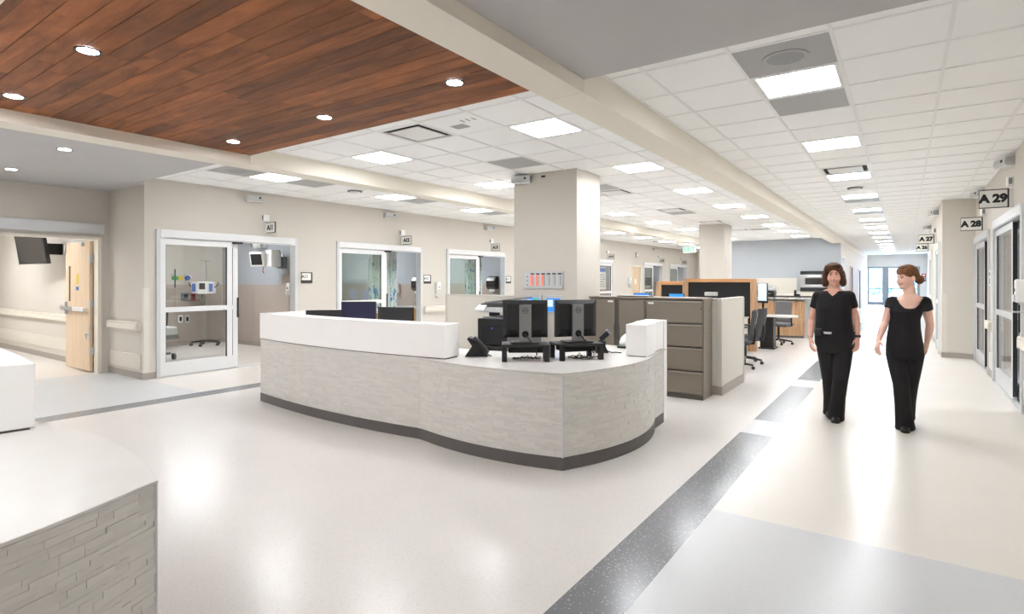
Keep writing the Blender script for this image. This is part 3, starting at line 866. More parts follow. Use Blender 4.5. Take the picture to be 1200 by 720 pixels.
slide_door(8, XR, -1, 11.50, 13.68, True, 1.38, 'A28', 'beside the projecting corridor block', 'pane', 2.30, metal='alu')
# closed sliding doors on the projecting block
def shallow_door(num, y0, y1, room):
    d = struct('door_%d' % num, 'narrow aluminium glass door of room %s on the projecting corridor block' % room, 'door', (0.6, (y0+y1)/2, 0))
    part('frame', MB().box(0.555, 0.60, y0, y0+0.05, 0, HD).box(0.555, 0.60, y1-0.05, y1, 0, HD).box(0.555, 0.60, y0+0.05, y1-0.05, HD-0.13, HD), 'alu_bright', d, True)
    part('leaf', MB().box(0.57, 0.60, y0+0.05, y0+0.14, 0.01, HD-0.13).box(0.57, 0.60, y1-0.14, y1-0.05, 0.01, HD-0.13).box(0.57, 0.60, y0+0.14, y1-0.14, 0.01, 0.2).box(0.57, 0.60, y0+0.14, y1-0.14, 1.0, 1.08).box(0.57, 0.60, y0+0.14, y1-0.14, HD-0.22, HD-0.13), 'alu', d, True)
    part('glass', B(0.582, 0.588, y0+0.14, y1-0.14, 0.2, HD-0.22), 'pane_green', d, True)
    part('blind', B(0.592, 0.599, y0+0.14, y1-0.14, 0.2, HD-0.22), 'light_grey_plastic', d, True)
shallow_door(9, 14.3, 15.6, 'A27')
shallow_door(10, 18.2, 19.6, 'A26')
# pale wooden door between the far patient rooms
d = struct('door_11', 'pale wooden door with small notice between far patient rooms', 'door', (XL, 22.56, 0))
part('frame', MB().box(XL-0.1, XL+0.02, 22.05, 22.10, 0, 2.12).box(XL-0.1, XL+0.02, 23.02, 23.07, 0, 2.12).box(XL-0.1, XL+0.02, 22.10, 23.02, 2.07, 2.12), 'rail_cream', d, True)
part('leaf', B(XL-0.08, XL-0.035, 22.10, 23.02, 0.01, 2.07), 'door_maple', d, True)
part('notice', B(XL-0.035, XL-0.032, 22.47, 22.65, 1.35, 1.55), 'sign_face', d, True)
part('handle', MB().cyl((XL-0.035, 22.95, 1.0), (XL+0.02, 22.95, 1.0), 0.012).cyl((XL+0.02, 22.95, 1.0), (XL+0.02, 22.83, 1.0), 0.01), 'steel', d, True)
for z in (0.25, 1.1, 1.85): part('hinge', B(XL-0.034, XL-0.026, 23.0, 23.03, z, z+0.11), 'steel', d, True)

# exit doors at the end of the corridor
d = struct('door_12', 'glazed exit doors with dark frames at the end of the corridor', 'door', (-0.55, 41.1, 0))
fr = MB()
for x0, x1 in ((-1.85, -1.78), (-1.12, -0.78), (0.60, 0.75)): fr.box(x0, x1, 41.02, 41.14, 0, 2.32)
fr.box(-1.78, -1.12, 41.02, 41.14, 2.22, 2.32).box(-0.78, 0.60, 41.02, 41.14, 2.22, 2.32)
fr.box(-1.78, -1.12, 41.02, 41.14, 0, 0.18).box(-0.78, 0.60, 41.02, 41.14, 0, 0.18)
fr.box(-1.78, -1.12, 41.04, 41.12, 0.95, 1.02).box(-0.78, 0.60, 41.04, 41.12, 0.95, 1.02)
part('frame', fr, 'mid_grey_plastic', d, True)
part('pane', B(-1.78, -1.12, 41.07, 41.08, 0.18, 2.22), 'pane', d, True)
part('pane', B(-0.78, 0.60, 41.07, 41.08, 0.18, 2.22), 'pane', d, True)
part('push_bar', MB().cyl((-0.7, 40.97, 1.05), (0.5, 40.97, 1.05), 0.02).cyl((-0.7, 40.97, 1.05), (-0.7, 41.04, 1.05), 0.015).cyl((0.5, 40.97, 1.05), (0.5, 41.04, 1.05), 0.015), 'steel', d, True)
solo('outside_ground', MB().box(-40, 40, 41.2, 90, -0.1, -0.02), 'outside_ground', 'pale paving outside the glazed exit', 'ground', kind='structure')
bd = thing('building', 'blue-grey building seen through the glazed exit', 'building', (6, 70, 0))
part('wall', B(-14, 26, 70, 82, 0, 4.2), 'outside_wall', bd, True)
for i in range(9): part('window', B(-12+i*4, -10+i*4, 69.93, 70.0, 1.0, 2.8), 'screen_pale' if False else 'blue_plastic', bd, True)
part('roof', B(-14.4, 26.4, 69.6, 82.4, 4.2, 4.5), 'white_plastic', bd, True)
hg = MB(); rh = random.Random(5)
for i in range(60):
    hg.ell((-9+i*0.28+rh.uniform(-.2, .2), 58+rh.uniform(-.5, .5), 0.5+rh.uniform(-.1, .5)), .45, .45, .5, 8, 5)
solo('hedge', hg, 'leaf_green', 'low green hedge outside the glazed exit', 'hedge', smooth=True)
# red and black notice beside the exit
t = thing('wall_notice', 'red and dark notice on the end wall beside the exit', 'notice', (0.93, 40.99, 1.4))
part('red_panel', B(0.83, 1.04, 40.985, 41.0, 1.68, 1.88), 'sign_red', t, True)
part('white_mark', B(0.88, 0.99, 40.982, 40.985, 1.74, 1.82), 'sign_face', t, True)
part('dark_panel', B(0.83, 1.04, 40.985, 41.0, 1.44, 1.65), 'sign_dark', t, True)
part('pale_line', B(0.86, 1.01, 40.982, 40.985, 1.54, 1.60), 'sign_face', t, True)

# ------------------------------------------------------------------ signs
def blade_sign(x, nx, y, z, room, w=0.27, h=0.19, dev=True):
    t = thing('room_sign', 'projecting sign %s over its room door' % room, 'sign', (x, y, z))
    X = lambda a: x + nx*a
    g = 0.035
    part('bracket', B(X(0), X(g), y-0.012, y+0.03, z-h/2, z+h/2), 'white_plastic', t, True)
    bd = part('board', B(X(g), X(g+w), y-0.012, y+0.012, z-h/2, z+h/2), 'sign_dark', t, True)
    a, b = sorted((X(g+0.006), X(g+w-0.004)))
    if nx < 0: a, b = a, b-0.012
    part('face', B(a, b, y-0.016, y-0.012, z-h/2+0.010, z+h/2-0.012), 'sign_face', bd, True)
    part('lettering', MB().text(room[0]+' '+room[1:] if nx < 0 else room, h*0.58, ((a+b)/2, y-0.0168, z-0.002), (1, 0, 0), (0, 0, 1), bold=0.009), 'ink', bd, True)
    if dev:
        dm = thing('call_light', 'small white call light on the wall above sign %s' % room, 'call light', (x, y, z+h/2+0.02))
        part('housing', B(X(0), X(0.06), y-0.07, y+0.05, z+h/2+0.02, z+h/2+0.145), 'white_plastic', dm, True, bev=0.012)
        part('lens', MB().cyl((X(0.03), y-0.072, z+h/2+0.083), (X(0.03), y-0.07, z+h/2+0.083), 0.02).box(X(0.013), X(0.047), y-0.0725, y-0.07, z+h/2+0.045, z+h/2+0.12), 'mid_grey_plastic', dm, True)
    return t
blade_sign(XL, 1, 5.67, 2.43, 'A11')
blade_sign(XL, 1, 8.98, 2.40, 'A12')
blade_sign(XL, 1, 12.33, 2.40, 'A13')
blade_sign(XL, 1, 19.7, 2.40, 'A14')
blade_sign(XL, 1, 25.2, 2.40, 'A15')
blade_sign(XL, 1, 28.4, 2.40, 'A16')
blade_sign(XR, -1, 9.25, 2.525, 'A29', 0.29, 0.235)
blade_sign(XR, -1, 12.1, 2.44, 'A28', 0.29, 0.225)
blade_sign(0.60, -1, 16.2, 2.455, 'A27', 0.29, 0.215)
blade_sign(0.60, -1, 20.0, 2.44, 'A26', 0.29, 0.215)
def plaque(y, z, room, w=0.24):
    t = thing('room_plaque', 'small wall plaque reading %s beside its door' % room, 'sign', (XL, y, z))
    part('backing', B(XL, XL+0.012, y-w/2, y+w/2, z-0.105, z+0.105), 'sign_dark', t, True)
    part('face', B(XL+0.012, XL+0.016, y-w/2+0.004, y+w/2-0.035, z-0.045, z+0.088), 'sign_face', t, True)
    part('lettering', MB().text(room, 0.085, (XL+0.0165, y-0.05, z+0.02), (0, 1, 0), (0, 0, 1), bold=0.003), 'ink', t, True)
plaque(6.51, 1.545, 'A11'); plaque(9.81, 1.52, 'A12'); plaque(13.16, 1.51, 'A13')
# exit sign under the beam
t = thing('exit_sign', 'glowing green exit sign hanging below the beam', 'sign', (-6.4, 20.3, 2.5))
part('stem', MB().cyl((-6.4, 20.3, 2.72), (-6.4, 20.3, 2.845), 0.015), 'white_plastic', t, True)
part('housing', B(-6.60, -6.14, 20.27, 20.33, 2.49, 2.72), 'exit_face', t, True, bev=0.008)
part('lettering', MB().text('EXIT', 0.2, (-6.37, 20.268, 2.60), (1, 0, 0), (0, 0, 1), bold=0.006), 'exit_green', t, True)

# ------------------------------------------------------------------ sensors at the ceiling edge
def sensor(x, y, z, n, label):
    """wedge-shaped housing on a small wall plate; n = direction it looks"""
    n = Vector(n).normalized(); u = Vector((-n.y, n.x, 0))
    t = thing('door_sensor', label, 'sensor', (x, y, z))
    part('bracket', MB().obox((0, 0, 0.01), u, n, (0, 0, 1), 0.07, 0.02, 0.035), 'steel', t)
    prof = [(0.0, -0.06), (0.13, -0.06), (0.155, -0.02), (0.14, 0.04), (0.0, 0.055)]
    m = MB().loft([[tuple(u*a + n*p + Vector((0, 0, q))) for p, q in prof] for a in (-0.14, 0.14)])
    part('housing', m, 'light_grey_plastic', t, bev=0.008)
    part('lower_lip', MB().obox(n*0.07 + Vector((0, 0, -0.058)), u, n, (0, 0, 1), 0.13, 0.06, 0.004), 'white_plastic', t)
    part('eye', MB().cyl(n*0.14 + u*0.07 + Vector((0, 0, 0.0)), n*0.158 + u*0.07 + Vector((0, 0, 0.0)), 0.018), 'black_plastic', t)
sensor(XL, 5.44, 2.93, (1, -0.25, 0), 'metal sensor box at the ceiling edge above sign A11')
sensor(XL, 8.58, 2.93, (1, -0.25, 0), 'metal sensor box at the ceiling edge above sign A12')
sensor(XL, 12.2, 2.93, (1, -0.25, 0), 'metal sensor box at the ceiling edge above sign A13')
sensor(XL, 18.8, 2.93, (1, -0.25, 0), 'metal sensor box at the ceiling edge above sign A14')
sensor(XL, 24.6, 2.93, (1, -0.25, 0), 'metal sensor box at the ceiling edge above sign A15')
sensor(-4.62, 6.885, 2.98, (0.3, -1, 0), 'metal sensor box at the top of the wide column')
sensor(XR, 9.2, 2.96, (-1, -0.3, 0), 'metal sensor box at the ceiling edge above sign A29')
sensor(XR, 12.3, 2.96, (-1, -0.3, 0), 'metal sensor box at the ceiling edge above sign A28')
sensor(0.60, 15.2, 2.96, (-1, -0.3, 0), 'metal sensor box at the ceiling edge above sign A27')
sensor(0.60, 19.3, 2.96, (-1, -0.3, 0), 'metal sensor box at the ceiling edge above sign A26')
solo('column_switch', MB().box(-4.30, -4.24, 6.873, 6.885, 2.985, 3.01), 'black_plastic', 'tiny black fitting at the top of the wide column', 'fitting')
# dome cameras and smoke heads on the ceiling
def dome(x, y, z, label, r=0.09):
    t = thing('smoke_detector', label, 'smoke detector', (x, y, z))
    part('base', MB().cyl((0, 0, -0.02), (0, 0, 0), r*0.9, r, 24), 'mid_grey_plastic', t)
    part('head', MB().ell((0, 0, -0.02), r*0.7, r*0.7, 0.035, 20, 8), 'white_plastic', t, smooth=True)
dome(*at_z(416, 224, 3.05)[:2], CZ, 'round detector in the tile ceiling above sign A12', 0.13)
dome(-0.68, 11.0, CZ, 'round detector in the corridor tile ceiling', 0.12)
dome(*at_z(768, 283, 3.05)[:2], CZ, 'round detector in the tile ceiling near the far patient rooms', 0.12)

# ------------------------------------------------------------------ dispensers on the walls
def dispenser(y, z, label, x=XL, n=(1, 0, 0), group=None):
    t = thing('sanitizer_dispenser', label, 'dispenser', (x, y, z), math.atan2(n[1], n[0]), group)
    part('back_plate', B(0, 0.012, -0.055, 0.055, -0.16, 0.14), 'light_grey_plastic', t)
    part('housing', B(0.012, 0.10, -0.06, 0.06, -0.11, 0.15), 'white_plastic', t, bev=0.02)
    part('push_bar', B(0.085, 0.115, -0.04, 0.04, -0.10, -0.02), 'light_grey_plastic', t, bev=0.008)
    part('window', MB().cyl((0.1, 0.0, 0.03), (0.103, 0.0, 0.03), 0.018), 'smoke_plastic', t)
    part('drip_tray', MB().box(0.0, 0.11, -0.05, 0.05, -0.22, -0.205).box(0.0, 0.012, -0.03, 0.03, -0.205, -0.16), 'steel', t)
dispenser(10.13, 1.30, 'white sanitizer dispenser on the wall between doors A12 and A13')
dispenser(21.75, 1.45, 'white sanitizer dispenser beside the pale wooden door')
dispenser(8.28, 1.36, 'white sanitizer dispenser on the corridor wall before door A29', XR, (-1, 0, 0))
t = thing('access_panel', 'small keypad on the corridor pier beside door A28', 'keypad', (XR, 11.25, 1.5))
part('plate', B(XR-0.03, XR, 11.19, 11.31, 1.41, 1.66), 'white_plastic', t, True, bev=0.006)
part('keys', MB().box(XR-0.033, XR-0.03, 11.22, 11.28, 1.44, 1.53), 'mid_grey_plastic', t, True)
part('display', MB().box(XR-0.033, XR-0.03, 11.22, 11.28, 1.57, 1.62), 'black_plastic', t, True)
t = thing('wall_clock', 'small round white clock high on the far patient room wall', 'clock', (XL, 22.6, 2.5))
part('rim', MB().cyl((XL, 22.6, 2.58), (XL+0.03, 22.6, 2.58), 0.11, n=24), 'mid_grey_plastic', t, True)
part('dial', MB().cyl((XL+0.03, 22.6, 2.58), (XL+0.033, 22.6, 2.58), 0.095, n=24), 'white_plastic', t, True)
part('hands', MB().box(XL+0.033, XL+0.036, 22.596, 22.604, 2.58, 2.65).box(XL+0.033, XL+0.036, 22.6, 22.65, 2.576, 2.584), 'ink', t, True)
# poster behind the glass of A14
t = thing('wall_poster', 'blue and white printed notice hanging behind door A14', 'poster', (-9.62, 19.9, 1.2))
part('sheet', B(-9.62, -9.61, 19.55, 20.15, 1.15, 2.0), 'sign_face', t, True)
part('title_band', B(-9.61, -9.608, 19.58, 20.12, 1.82, 1.97), 'blue_plastic', t, True)
for i in range(6): part('text_line', B(-9.61, -9.608, 19.62, 20.05-0.06*(i % 3), 1.24+i*0.09, 1.27+i*0.09), 'mid_grey_plastic', t, True)

# ------------------------------------------------------------------ double doorway and the passage beyond
t = struct('trim_2', 'brushed metal operator housing above the open double doorway', 'door operator', (-10.6, 2.2, 2.23))
part('housing', B(-10.64, -10.53, 0.80, 3.60, 2.235, 2.40), 'alu', t, True, bev=0.006)
part('end_plate', B(-10.64, -10.528, 3.60, 3.612, 2.232, 2.403), 'alu_bright', t, True)
d = struct('door_13', 'pale maple door leaf standing open in the double doorway', 'door', (-10.72, 3.57, 0))
part('frame', MB().box(-10.80, -10.63, 3.56, 3.61, 0, 2.19).box(-10.80, -10.63, 0.86, 3.56, 2.15, 2.19), 'beam_paint', d, True)
hx, hy = -10.83, 3.535
lf = part('leaf', MB().box(hx-1.06, hx, hy-0.025, hy+0.022, 0.02, 2.13), 'door_maple', d, True, bev=0.002)
part('vision_panel', MB().box(hx-0.91, hx-0.84, hy-0.028, hy-0.025, 1.14, 1.74), 'smoke_plastic', lf, True)
part('yellow_sticker', MB().ell((hx-0.52, hy-0.026, 1.52), 0.07, 0.002, 0.10), 'yellow_plastic', lf, True)
part('blue_sticker', B(hx-0.58, hx-0.46, hy-0.028, hy-0.025, 1.33, 1.39), 'blue_plastic', lf, True)
pb = part('panic_bar', MB().box(hx-0.62, hx-0.12, hy-0.075, hy-0.03, 0.985, 1.05), 'alu_bright', lf, True, bev=0.008)
part('touch_pad', MB().box(hx-1.16, hx-0.62, hy-0.085, hy-0.04, 0.99, 1.05), 'steel', pb, True, bev=0.008)
part('latch_case', MB().box(hx-1.08, hx-0.98, hy-0.065, hy-0.025, 0.92, 1.13), 'alu', pb, True, bev=0.008)
for z in (0.28, 1.05, 1.78): part('hinge', MB().box(hx-0.03, hx+0.03, hy-0.03, hy+0.028, z, z+0.13), 'steel', lf, True)
part('lever', MB().cyl((hx-0.02, hy-0.03, 0.62), (hx-0.02, hy-0.08, 0.62), 0.012).cyl((hx-0.02, hy-0.08, 0.62), (hx+0.04, hy-0.08, 0.56), 0.010).box(hx-0.05, hx+0.005, hy-0.03, hy-0.026, 0.50, 0.76), 'steel', lf, True)
part('closer_arm', MB().obox((hx-0.13, hy-0.10, 2.14), (1, 0.5, 0.08), (0, 1, 0), (0, 0, 1), 0.2, 0.012, 0.008).box(hx-0.30, hx-0.22, hy-0.06, hy-0.025, 2.06, 2.12), 'steel', lf, True)
part('top_corner_stop', MB().box(hx-1.10, hx-1.05, hy-0.04, hy+0.02, 1.98, 2.11), 'alu', lf, True)
# television on the passage wall
t = thing('television', 'black television on a tilted wall arm in the passage', 'television', (-12.95, 3.5, 1.8))
n = Vector((0.20, -0.97, -0.16)).normalized(); u = Vector((0.98, 0.20, 0)).normalized(); v = n.cross(u) * -1
if v.z < 0: v = -v
cc = Vector((-12.85, 3.30, 2.07))
part('cabinet', MB().obox(cc, u, n, v, 0.44, 0.03, 0.28), 'black_plastic', t, True, bev=0.006)
part('screen', MB().obox(cc + n*0.031, u, n, v, 0.41, 0.002, 0.25), 'smoke_plastic', t, True)
part('bezel_edge', MB().obox(cc + n*0.01 - u*0.443, u, n, v, 0.004, 0.028, 0.29), 'light_grey_plastic', t, True)
part('wall_arm', MB().obox((-12.80, 3.56, 2.07), (0, 1, 0), (1, 0, 0), (0, 0, 1), 0.155, 0.05, 0.10), 'black_plastic', t, True)
# ------------------------------------------------------------------ curved nurse stations clad in stacked tile
def arc1(x): return 3.77 + 0.0507*(x+4.85)**2
def arc2(x): return 3.73 + 0.18*(x+2.97)**2
def arc3(y): return -1.945 - 0.2825*(y-4.8)**2
def lerp(a, b, n): return [a + (b-a)*i/n for i in range(n+1)]
PA = [(x, arc1(x)) for x in lerp(-6.57, -3.75, 28)]
PB = [(x, arc2(x)) for x in lerp(-3.75, -2.20, 16)]
PB[0] = PA[-1]
PC = [(arc3(y), y) for y in lerp(3.838, 5.42, 20)]
PC[0] = PB[-1]
PD = [(-2.065, 5.42), (-2.085, 5.76)]
def normals(path):
    out = []
    for i, p in enumerate(path):
        a = path[max(i-1, 0)]; b = path[min(i+1, len(path)-1)]
        t = Vector((b[0]-a[0], b[1]-a[1])).normalized()
        out.append(Vector((t.y, -t.x)))
    return out
def ribbon(path, z0, z1, o0, o1):
    """closed strip along a plan path between two outward offsets"""
    ns = normals(path)
    rings = []
    for p, n in zip(path, ns):
        a = (p[0]+n.x*o0, p[1]+n.y*o0); b = (p[0]+n.x*o1, p[1]+n.y*o1)
        rings.append([(a[0], a[1], z0), (b[0], b[1], z0), (b[0], b[1], z1), (a[0], a[1], z1)])
    return MB().loft(rings)
def along(path, s):
    for i in range(len(path)-1):
        a = Vector(path[i]); b = Vector(path[i+1]); L = (b-a).length
        if s <= L or i == len(path)-2:
            t = (b-a)/L
            return a + t*s, t
        s -= L
def plen(path): return sum((Vector(path[i+1])-Vector(path[i])).length for i in range(len(path)-1))
tile_units = [MB().box(-0.5, 0.5, -0.5, 0.5, -0.5, 0.5, tone=k/5).mesh('wall_tile', 'ledge_tile') for k in range(6)]
for me in tile_units: me.attributes['tone'].data.foreach_set('value', [tile_units.index(me)/5]*6)

def station(mirror, root, tile_faces, seed):
    """mirror: plan mapping; tile_faces: which clad faces get single tile pieces first"""
    rg = random.Random(seed)
    def mp(path): return [mirror(p) for p in path]
    sgn = -1 if mirror((0, 1))[1] < mirror((0, 0))[1] else 1
    A, Bp, C, D = mp(PA), mp(PB), mp(PC), mp(PD)
    def rb(path, z0, z1, o0, o1): return ribbon(path, z0, z1, o0*sgn, o1*sgn)
    body = part('body', rb(A, 0.10, 0.757, -0.12, -0.004), 'counter_body', root, True)
    part('body', rb(Bp, 0.10, 0.757, -0.12, -0.004), 'counter_body', root, True)
    part('body', rb(C, 0.10, 0.757, -0.12, -0.004), 'counter_body', root, True)
    part('body', rb(D, 0.10, 0.757, -0.12, -0.004), 'counter_body', root, True)
    for pth in (A, Bp, C, D): part('toe_kick', rb(pth, 0.0, 0.10, -0.12, 0.004), 'toe_kick', root, True)
    # tile pieces
    cand = []
    for pth in (A, Bp, C, D):
        L = plen(pth); z = 0.104; k = 0
        while z < 0.752:
            h = rg.choice((0.0185, 0.0215, 0.0245)); h = min(h, 0.756 - z)
            if h < 0.006: break
            s = -rg.uniform(0, 0.1)
            while s < L:
                ln = rg.choice((0.045, 0.06, 0.09, 0.12, 0.16, 0.2) if pth is A or pth is Bp else (0.06, 0.08, 0.10, 0.13, 0.16))
                a, b = max(s, 0.004), min(s+ln, L-0.004)
                if b - a > 0.002:
                    p, t = along(pth, (a+b)/2)
                    cand.append((p, t, b-a, z, h, rg.choice((0.0, 0.0, 0.0, 0.0008, 0.0018, 0.003) if (pth is A or pth is Bp or sgn < 0) else (0.0, 0.0, 0.0, 0.0004, 0.0008, 0.0012)), rg.random(), rg.choice((0, 0, 0, 0.02, 0.045, -0.02))))
                s += ln
            z += h
    cand.sort(key=lambda c: (c[0].x**2 + c[0].y**2) + 0.3*abs(c[3]-0.6))
    rest = MB()
    for i, (p, t, ln, z, h, dp, tn, tl) in enumerate(cand):
        n = Vector((t.y, -t.x))*sgn
        th = 0.006 + dp
        c = p + n*(-0.004 + th/2)
        if i < 300:
            o = link('wall_tile', tile_units[int(tn*5.99)], root)
            o.location = Vector((c.x, c.y, z+h/2)) - root.location
            o.rotation_euler = (tl*sgn, 0, math.atan2(t.y, t.x))
            o.scale = (ln-0.0004, th, h-0.0004)
        else:
            m0 = len(rest.tone)
            rest.obox((c.x, c.y, z+h/2), (t.x, t.y, 0), Vector((n.x, n.y, tl)), Vector((-n.x*tl, -n.y*tl, 1)), (ln-0.0004)/2, th/2, (h-0.0004)/2)
            for q in range(m0, len(rest.tone)): rest.tone[q] = tn
    o = part('wall_tiles', rest, 'ledge_tile', root, True); o['kind'] = 'stuff'
    # corner and joint trims
    tip = Vector(Bp[-1])
    part('corner_trim', MB().cyl((tip.x, tip.y, 0.10), (tip.x, tip.y, 0.756), 0.007, n=10), 'alu', root, True)
    for q in (Vector(A[-1]), Vector(along(A, 0.9)[0]), Vector(C[-1])):
        part('joint_trim', MB().cyl((q.x, q.y, 0.10), (q.x, q.y, 0.756), 0.0055, n=8), 'guard_cream', root, True)
    # work surface
    ov = 0.005*sgn
    def off(path): return [(p[0]+n.x*ov, p[1]+n.y*ov) for p, n in zip(path, normals(path))]
    bt = Vector(off(Bp)[-1]); ct = Vector(off(C)[0])
    outer = off(A)[:-1] + off(Bp)[:-1] + [(tip.x+(bt.x-tip.x)+(ct.x-tip.x), tip.y+(bt.y-tip.y)+(ct.y-tip.y))] + off(C)[1:] + [mirror((-2.07, 5.80))]
    inner = [mirror(p) for p in ((-2.86, 5.80), (-2.90, 5.1), (-3.15, 4.72), (-3.6, 4.60), (-6.57, 4.60))]
    part('work_surface', MB().prism(outer + inner, 0.757, 0.770), 'desk_top', root, True, bev=0.003)
    # raised ledge on the long side, on a dark reveal
    A2 = [(x, arc1(x)) for x in lerp(-6.57, -3.455, 30)]
    A2 = mp(A2)
    part('reveal', rb(A2, 0.770, 0.780, -0.20, -0.008), 'taupe_gap', root, True)
    part('ledge', rb(A2, 0.780, 1.09, -0.225, 0.012), 'solid_white', root, True, bev=0.003)
    # block at the end of the short side with its full height end panel
    E = [(arc3(y)-0.035+0.10*(y-5.06), y) for y in lerp(5.06, 5.40, 8)] + [(-2.075, 5.50), (-2.085, 5.62), (-2.092, 5.76)]
    E = mp(E)
    part('reveal', rb(E, 0.770, 0.777, -0.18, -0.012), 'taupe_gap', root, True)
    part('end_block', rb(E, 0.777, 1.075, -0.20, 0.006), 'solid_white', root, True, bev=0.003)
    a = mirror((-2.30, 5.762)); b = mirror((-2.078, 5.85))
    part('end_panel', MB().box(a[0], b[0], a[1], b[1], 0.0, 1.075), 'solid_white', root, True, bev=0.003)
    # pedestal under the open inner corner
    a = mirror((-3.0, 5.30)); b = mirror((-2.32, 5.74))
    part('pedestal', MB().box(a[0], b[0], a[1], b[1], 0.0, 0.755), 'taupe_metal', root, True)
    a = mirror((-6.40, 4.1)); b = mirror((-6.0, 4.58))
    part('pedestal', MB().box(a[0], b[0], a[1], b[1], 0.0, 0.755), 'taupe_metal', root, True)
ns = thing('nurse_station', 'curved nurse station clad in pale stacked tile with two computers', 'counter', (-4.0, 4.4, 0))
station(lambda p: p, ns, None, 11)
# left return and back run of the station
part('side_return', MB().box(-6.575, -6.345, 4.16, 5.20, 0.78, 1.09), 'solid_white', ns, True, bev=0.003)
part('side_cladding', MB().box(-6.56, -6.44, 4.05, 5.45, 0.10, 0.78), 'counter_body', ns, True)
part('toe_kick', MB().box(-6.575, -6.44, 4.05, 5.45, 0.0, 0.10), 'toe_kick', ns, True)
part('back_ledge', MB().box(-6.575, -5.50, 5.20, 5.48, 1.05, 1.09), 'solid_white', ns, True, bev=0.003)
for i in range(3): part('wood_panel', MB().box(-6.43+i*0.31, -6.125+i*0.31, 5.24, 5.27, 0.0, 1.05), 'oak_vertical', ns, True)
part('back_cladding', MB().box(-6.44, -5.50, 5.275, 5.45, 0.0, 1.05), 'counter_body', ns, True)

nf = thing('nurse_station', 'near curved counter with grey stacked tile side and white ledge block', 'counter', (-4.0, 0.2, 0))
station(lambda p: (p[0]-0.04, 4.765-p[1]), nf, None, 23)

# ------------------------------------------------------------------ things on the station
def riser(c, ang, label, w=0.43, d=0.30, h=0.15):
    t = thing('monitor_riser', label, 'monitor stand', (c[0], c[1], 0.77), ang)
    part('shelf', MB().box(-w/2, w/2, -d/2, d/2, h-0.022, h), 'black_plastic', t, bev=0.004)
    for x in (-1, 1):
        for y in (-1, 1):
            part('leg', MB().box(x*(w/2-0.002), x*(w/2-0.047), y*(d/2-0.002), y*(d/2-0.04), 0, h-0.022), 'black_plastic', t, bev=0.003)
    part('drawer', MB().box(-w/2+0.06, w/2-0.06, -d/2+0.05, d/2-0.03, h-0.075, h-0.022), 'black_soft', t, bev=0.004)
    return t
def tangle(c, ang, label, seed):
    rg = random.Random(seed); m = MB()
    for k in range(4):
        pts = []; x = rg.uniform(-0.13, -0.05); y = rg.uniform(-0.08, 0.08)
        for i in range(14):
            pts.append((x, y, 0.005+abs(rg.gauss(0, 0.012)))); x += rg.uniform(0.005, 0.03); y += rg.uniform(-0.025, 0.025); y = max(-0.1, min(0.1, y))
        m.tube(pts, 0.004, 6)
    cs, sn = math.cos(ang), math.sin(ang)
    m.v = [(c[0]+v[0]*cs-v[1]*sn, c[1]+v[0]*sn+v[1]*cs, 0.77+v[2]) for v in m.v]
    o = solo('cable_bundle', m, 'black_plastic', label, 'cables', smooth=True); return o
def ring(c, r0, r1, y0, y1, n=28):
    m = MB(); rows = [(r0, y0), (r1, y0), (r1, y1), (r0, y1)]
    for r, y in rows:
        for k in range(n): m.v.append((c[0]+r*math.cos(2*PI*k/n), y, c[2]+r*math.sin(2*PI*k/n)))
    for i in range(4):
        for k in range(n): m.f.append((i*n+k, i*n+(k+1) % n, ((i+1) % 4)*n+(k+1) % n, ((i+1) % 4)*n+k))
    m.tone = [0.5]*len(m.f)
    return m
def back_monitor(c, ang, z, label, w=0.415, h=0.345):
    """monitor seen from behind: its back looks along local -y"""
    t = thing('computer_monitor', label, 'monitor', (c[0], c[1], z), ang)
    zb = 0.05; y0 = 0.055
    part('base', MB().prism([(-0.12, -0.09), (0.12, -0.09), (0.14, 0.02), (0.13, 0.11), (-0.13, 0.11), (-0.14, 0.02)], 0, 0.014), 'dark_metal', t, bev=0.003)
    post = part('post', MB().box(-0.056, 0.056, -0.02, 0.012, 0.014, 0.355), 'monitor_grey', t, bev=0.004)
    part('cable_hole', MB().cyl((0, -0.0215, 0.085), (0, -0.0195, 0.085), 0.031, n=24), 'hole_black', post)
    part('logo_ring', ring((0, 0, 0.30), 0.0235, 0.028, -0.0225, -0.0202), 'dark_metal', post)
    part('logo_lettering', MB().text('DELL', 0.017, (0, -0.0225, 0.30), (1, 0, 0), (0, 0, 1), bold=0.0008), 'dark_metal', post)
    bk = part('back_cover', MB().loft([[(-w/2, y0, zb), (w/2, y0, zb), (w/2, y0, zb+h), (-w/2, y0, zb+h)],
                                  [(-w/2, y0-0.015, zb), (w/2, y0-0.015, zb), (w/2, y0-0.015, zb+h), (-w/2, y0-0.015, zb+h)],
                                  [(-w/2+0.035, y0-0.034, zb+0.03), (w/2-0.035, y0-0.034, zb+0.03), (w/2-0.035, y0-0.034, zb+h-0.035), (-w/2+0.035, y0-0.034, zb+h-0.035)]]), 'black_plastic', t)
    part('bezel', MB().box(-w/2, w/2, y0, y0+0.014, zb, zb+h), 'black_plastic', t, bev=0.002)
    part('screen', MB().box(-w/2+0.018, w/2-0.018, y0+0.014, y0+0.0145, zb+0.02, zb+h-0.018), 'screen_pale', t)
    for s in (-1, 1): part('port_bay', MB().box(s*0.075, s*0.15, y0-0.036, y0-0.03, zb+0.012, zb+0.07), 'hole_black', bk)
    part('cable', MB().tube([(0.0, -0.022, 0.085), (0.02, -0.05, 0.06), (0.05, -0.06, 0.02), (0.09, -0.10, -0.02), (0.10, -0.14, -0.09)], 0.006, 8), 'black_plastic', t, smooth=True)
    return t
a1 = math.atan2(0.574, 0.819)
r1c = (-2.85, 4.28); r2c = (-2.512, 4.628); a2 = math.atan2(0.78, 0.62)
riser(r1c, a1, 'black plastic riser under the monitor standing square to the tiled corner')
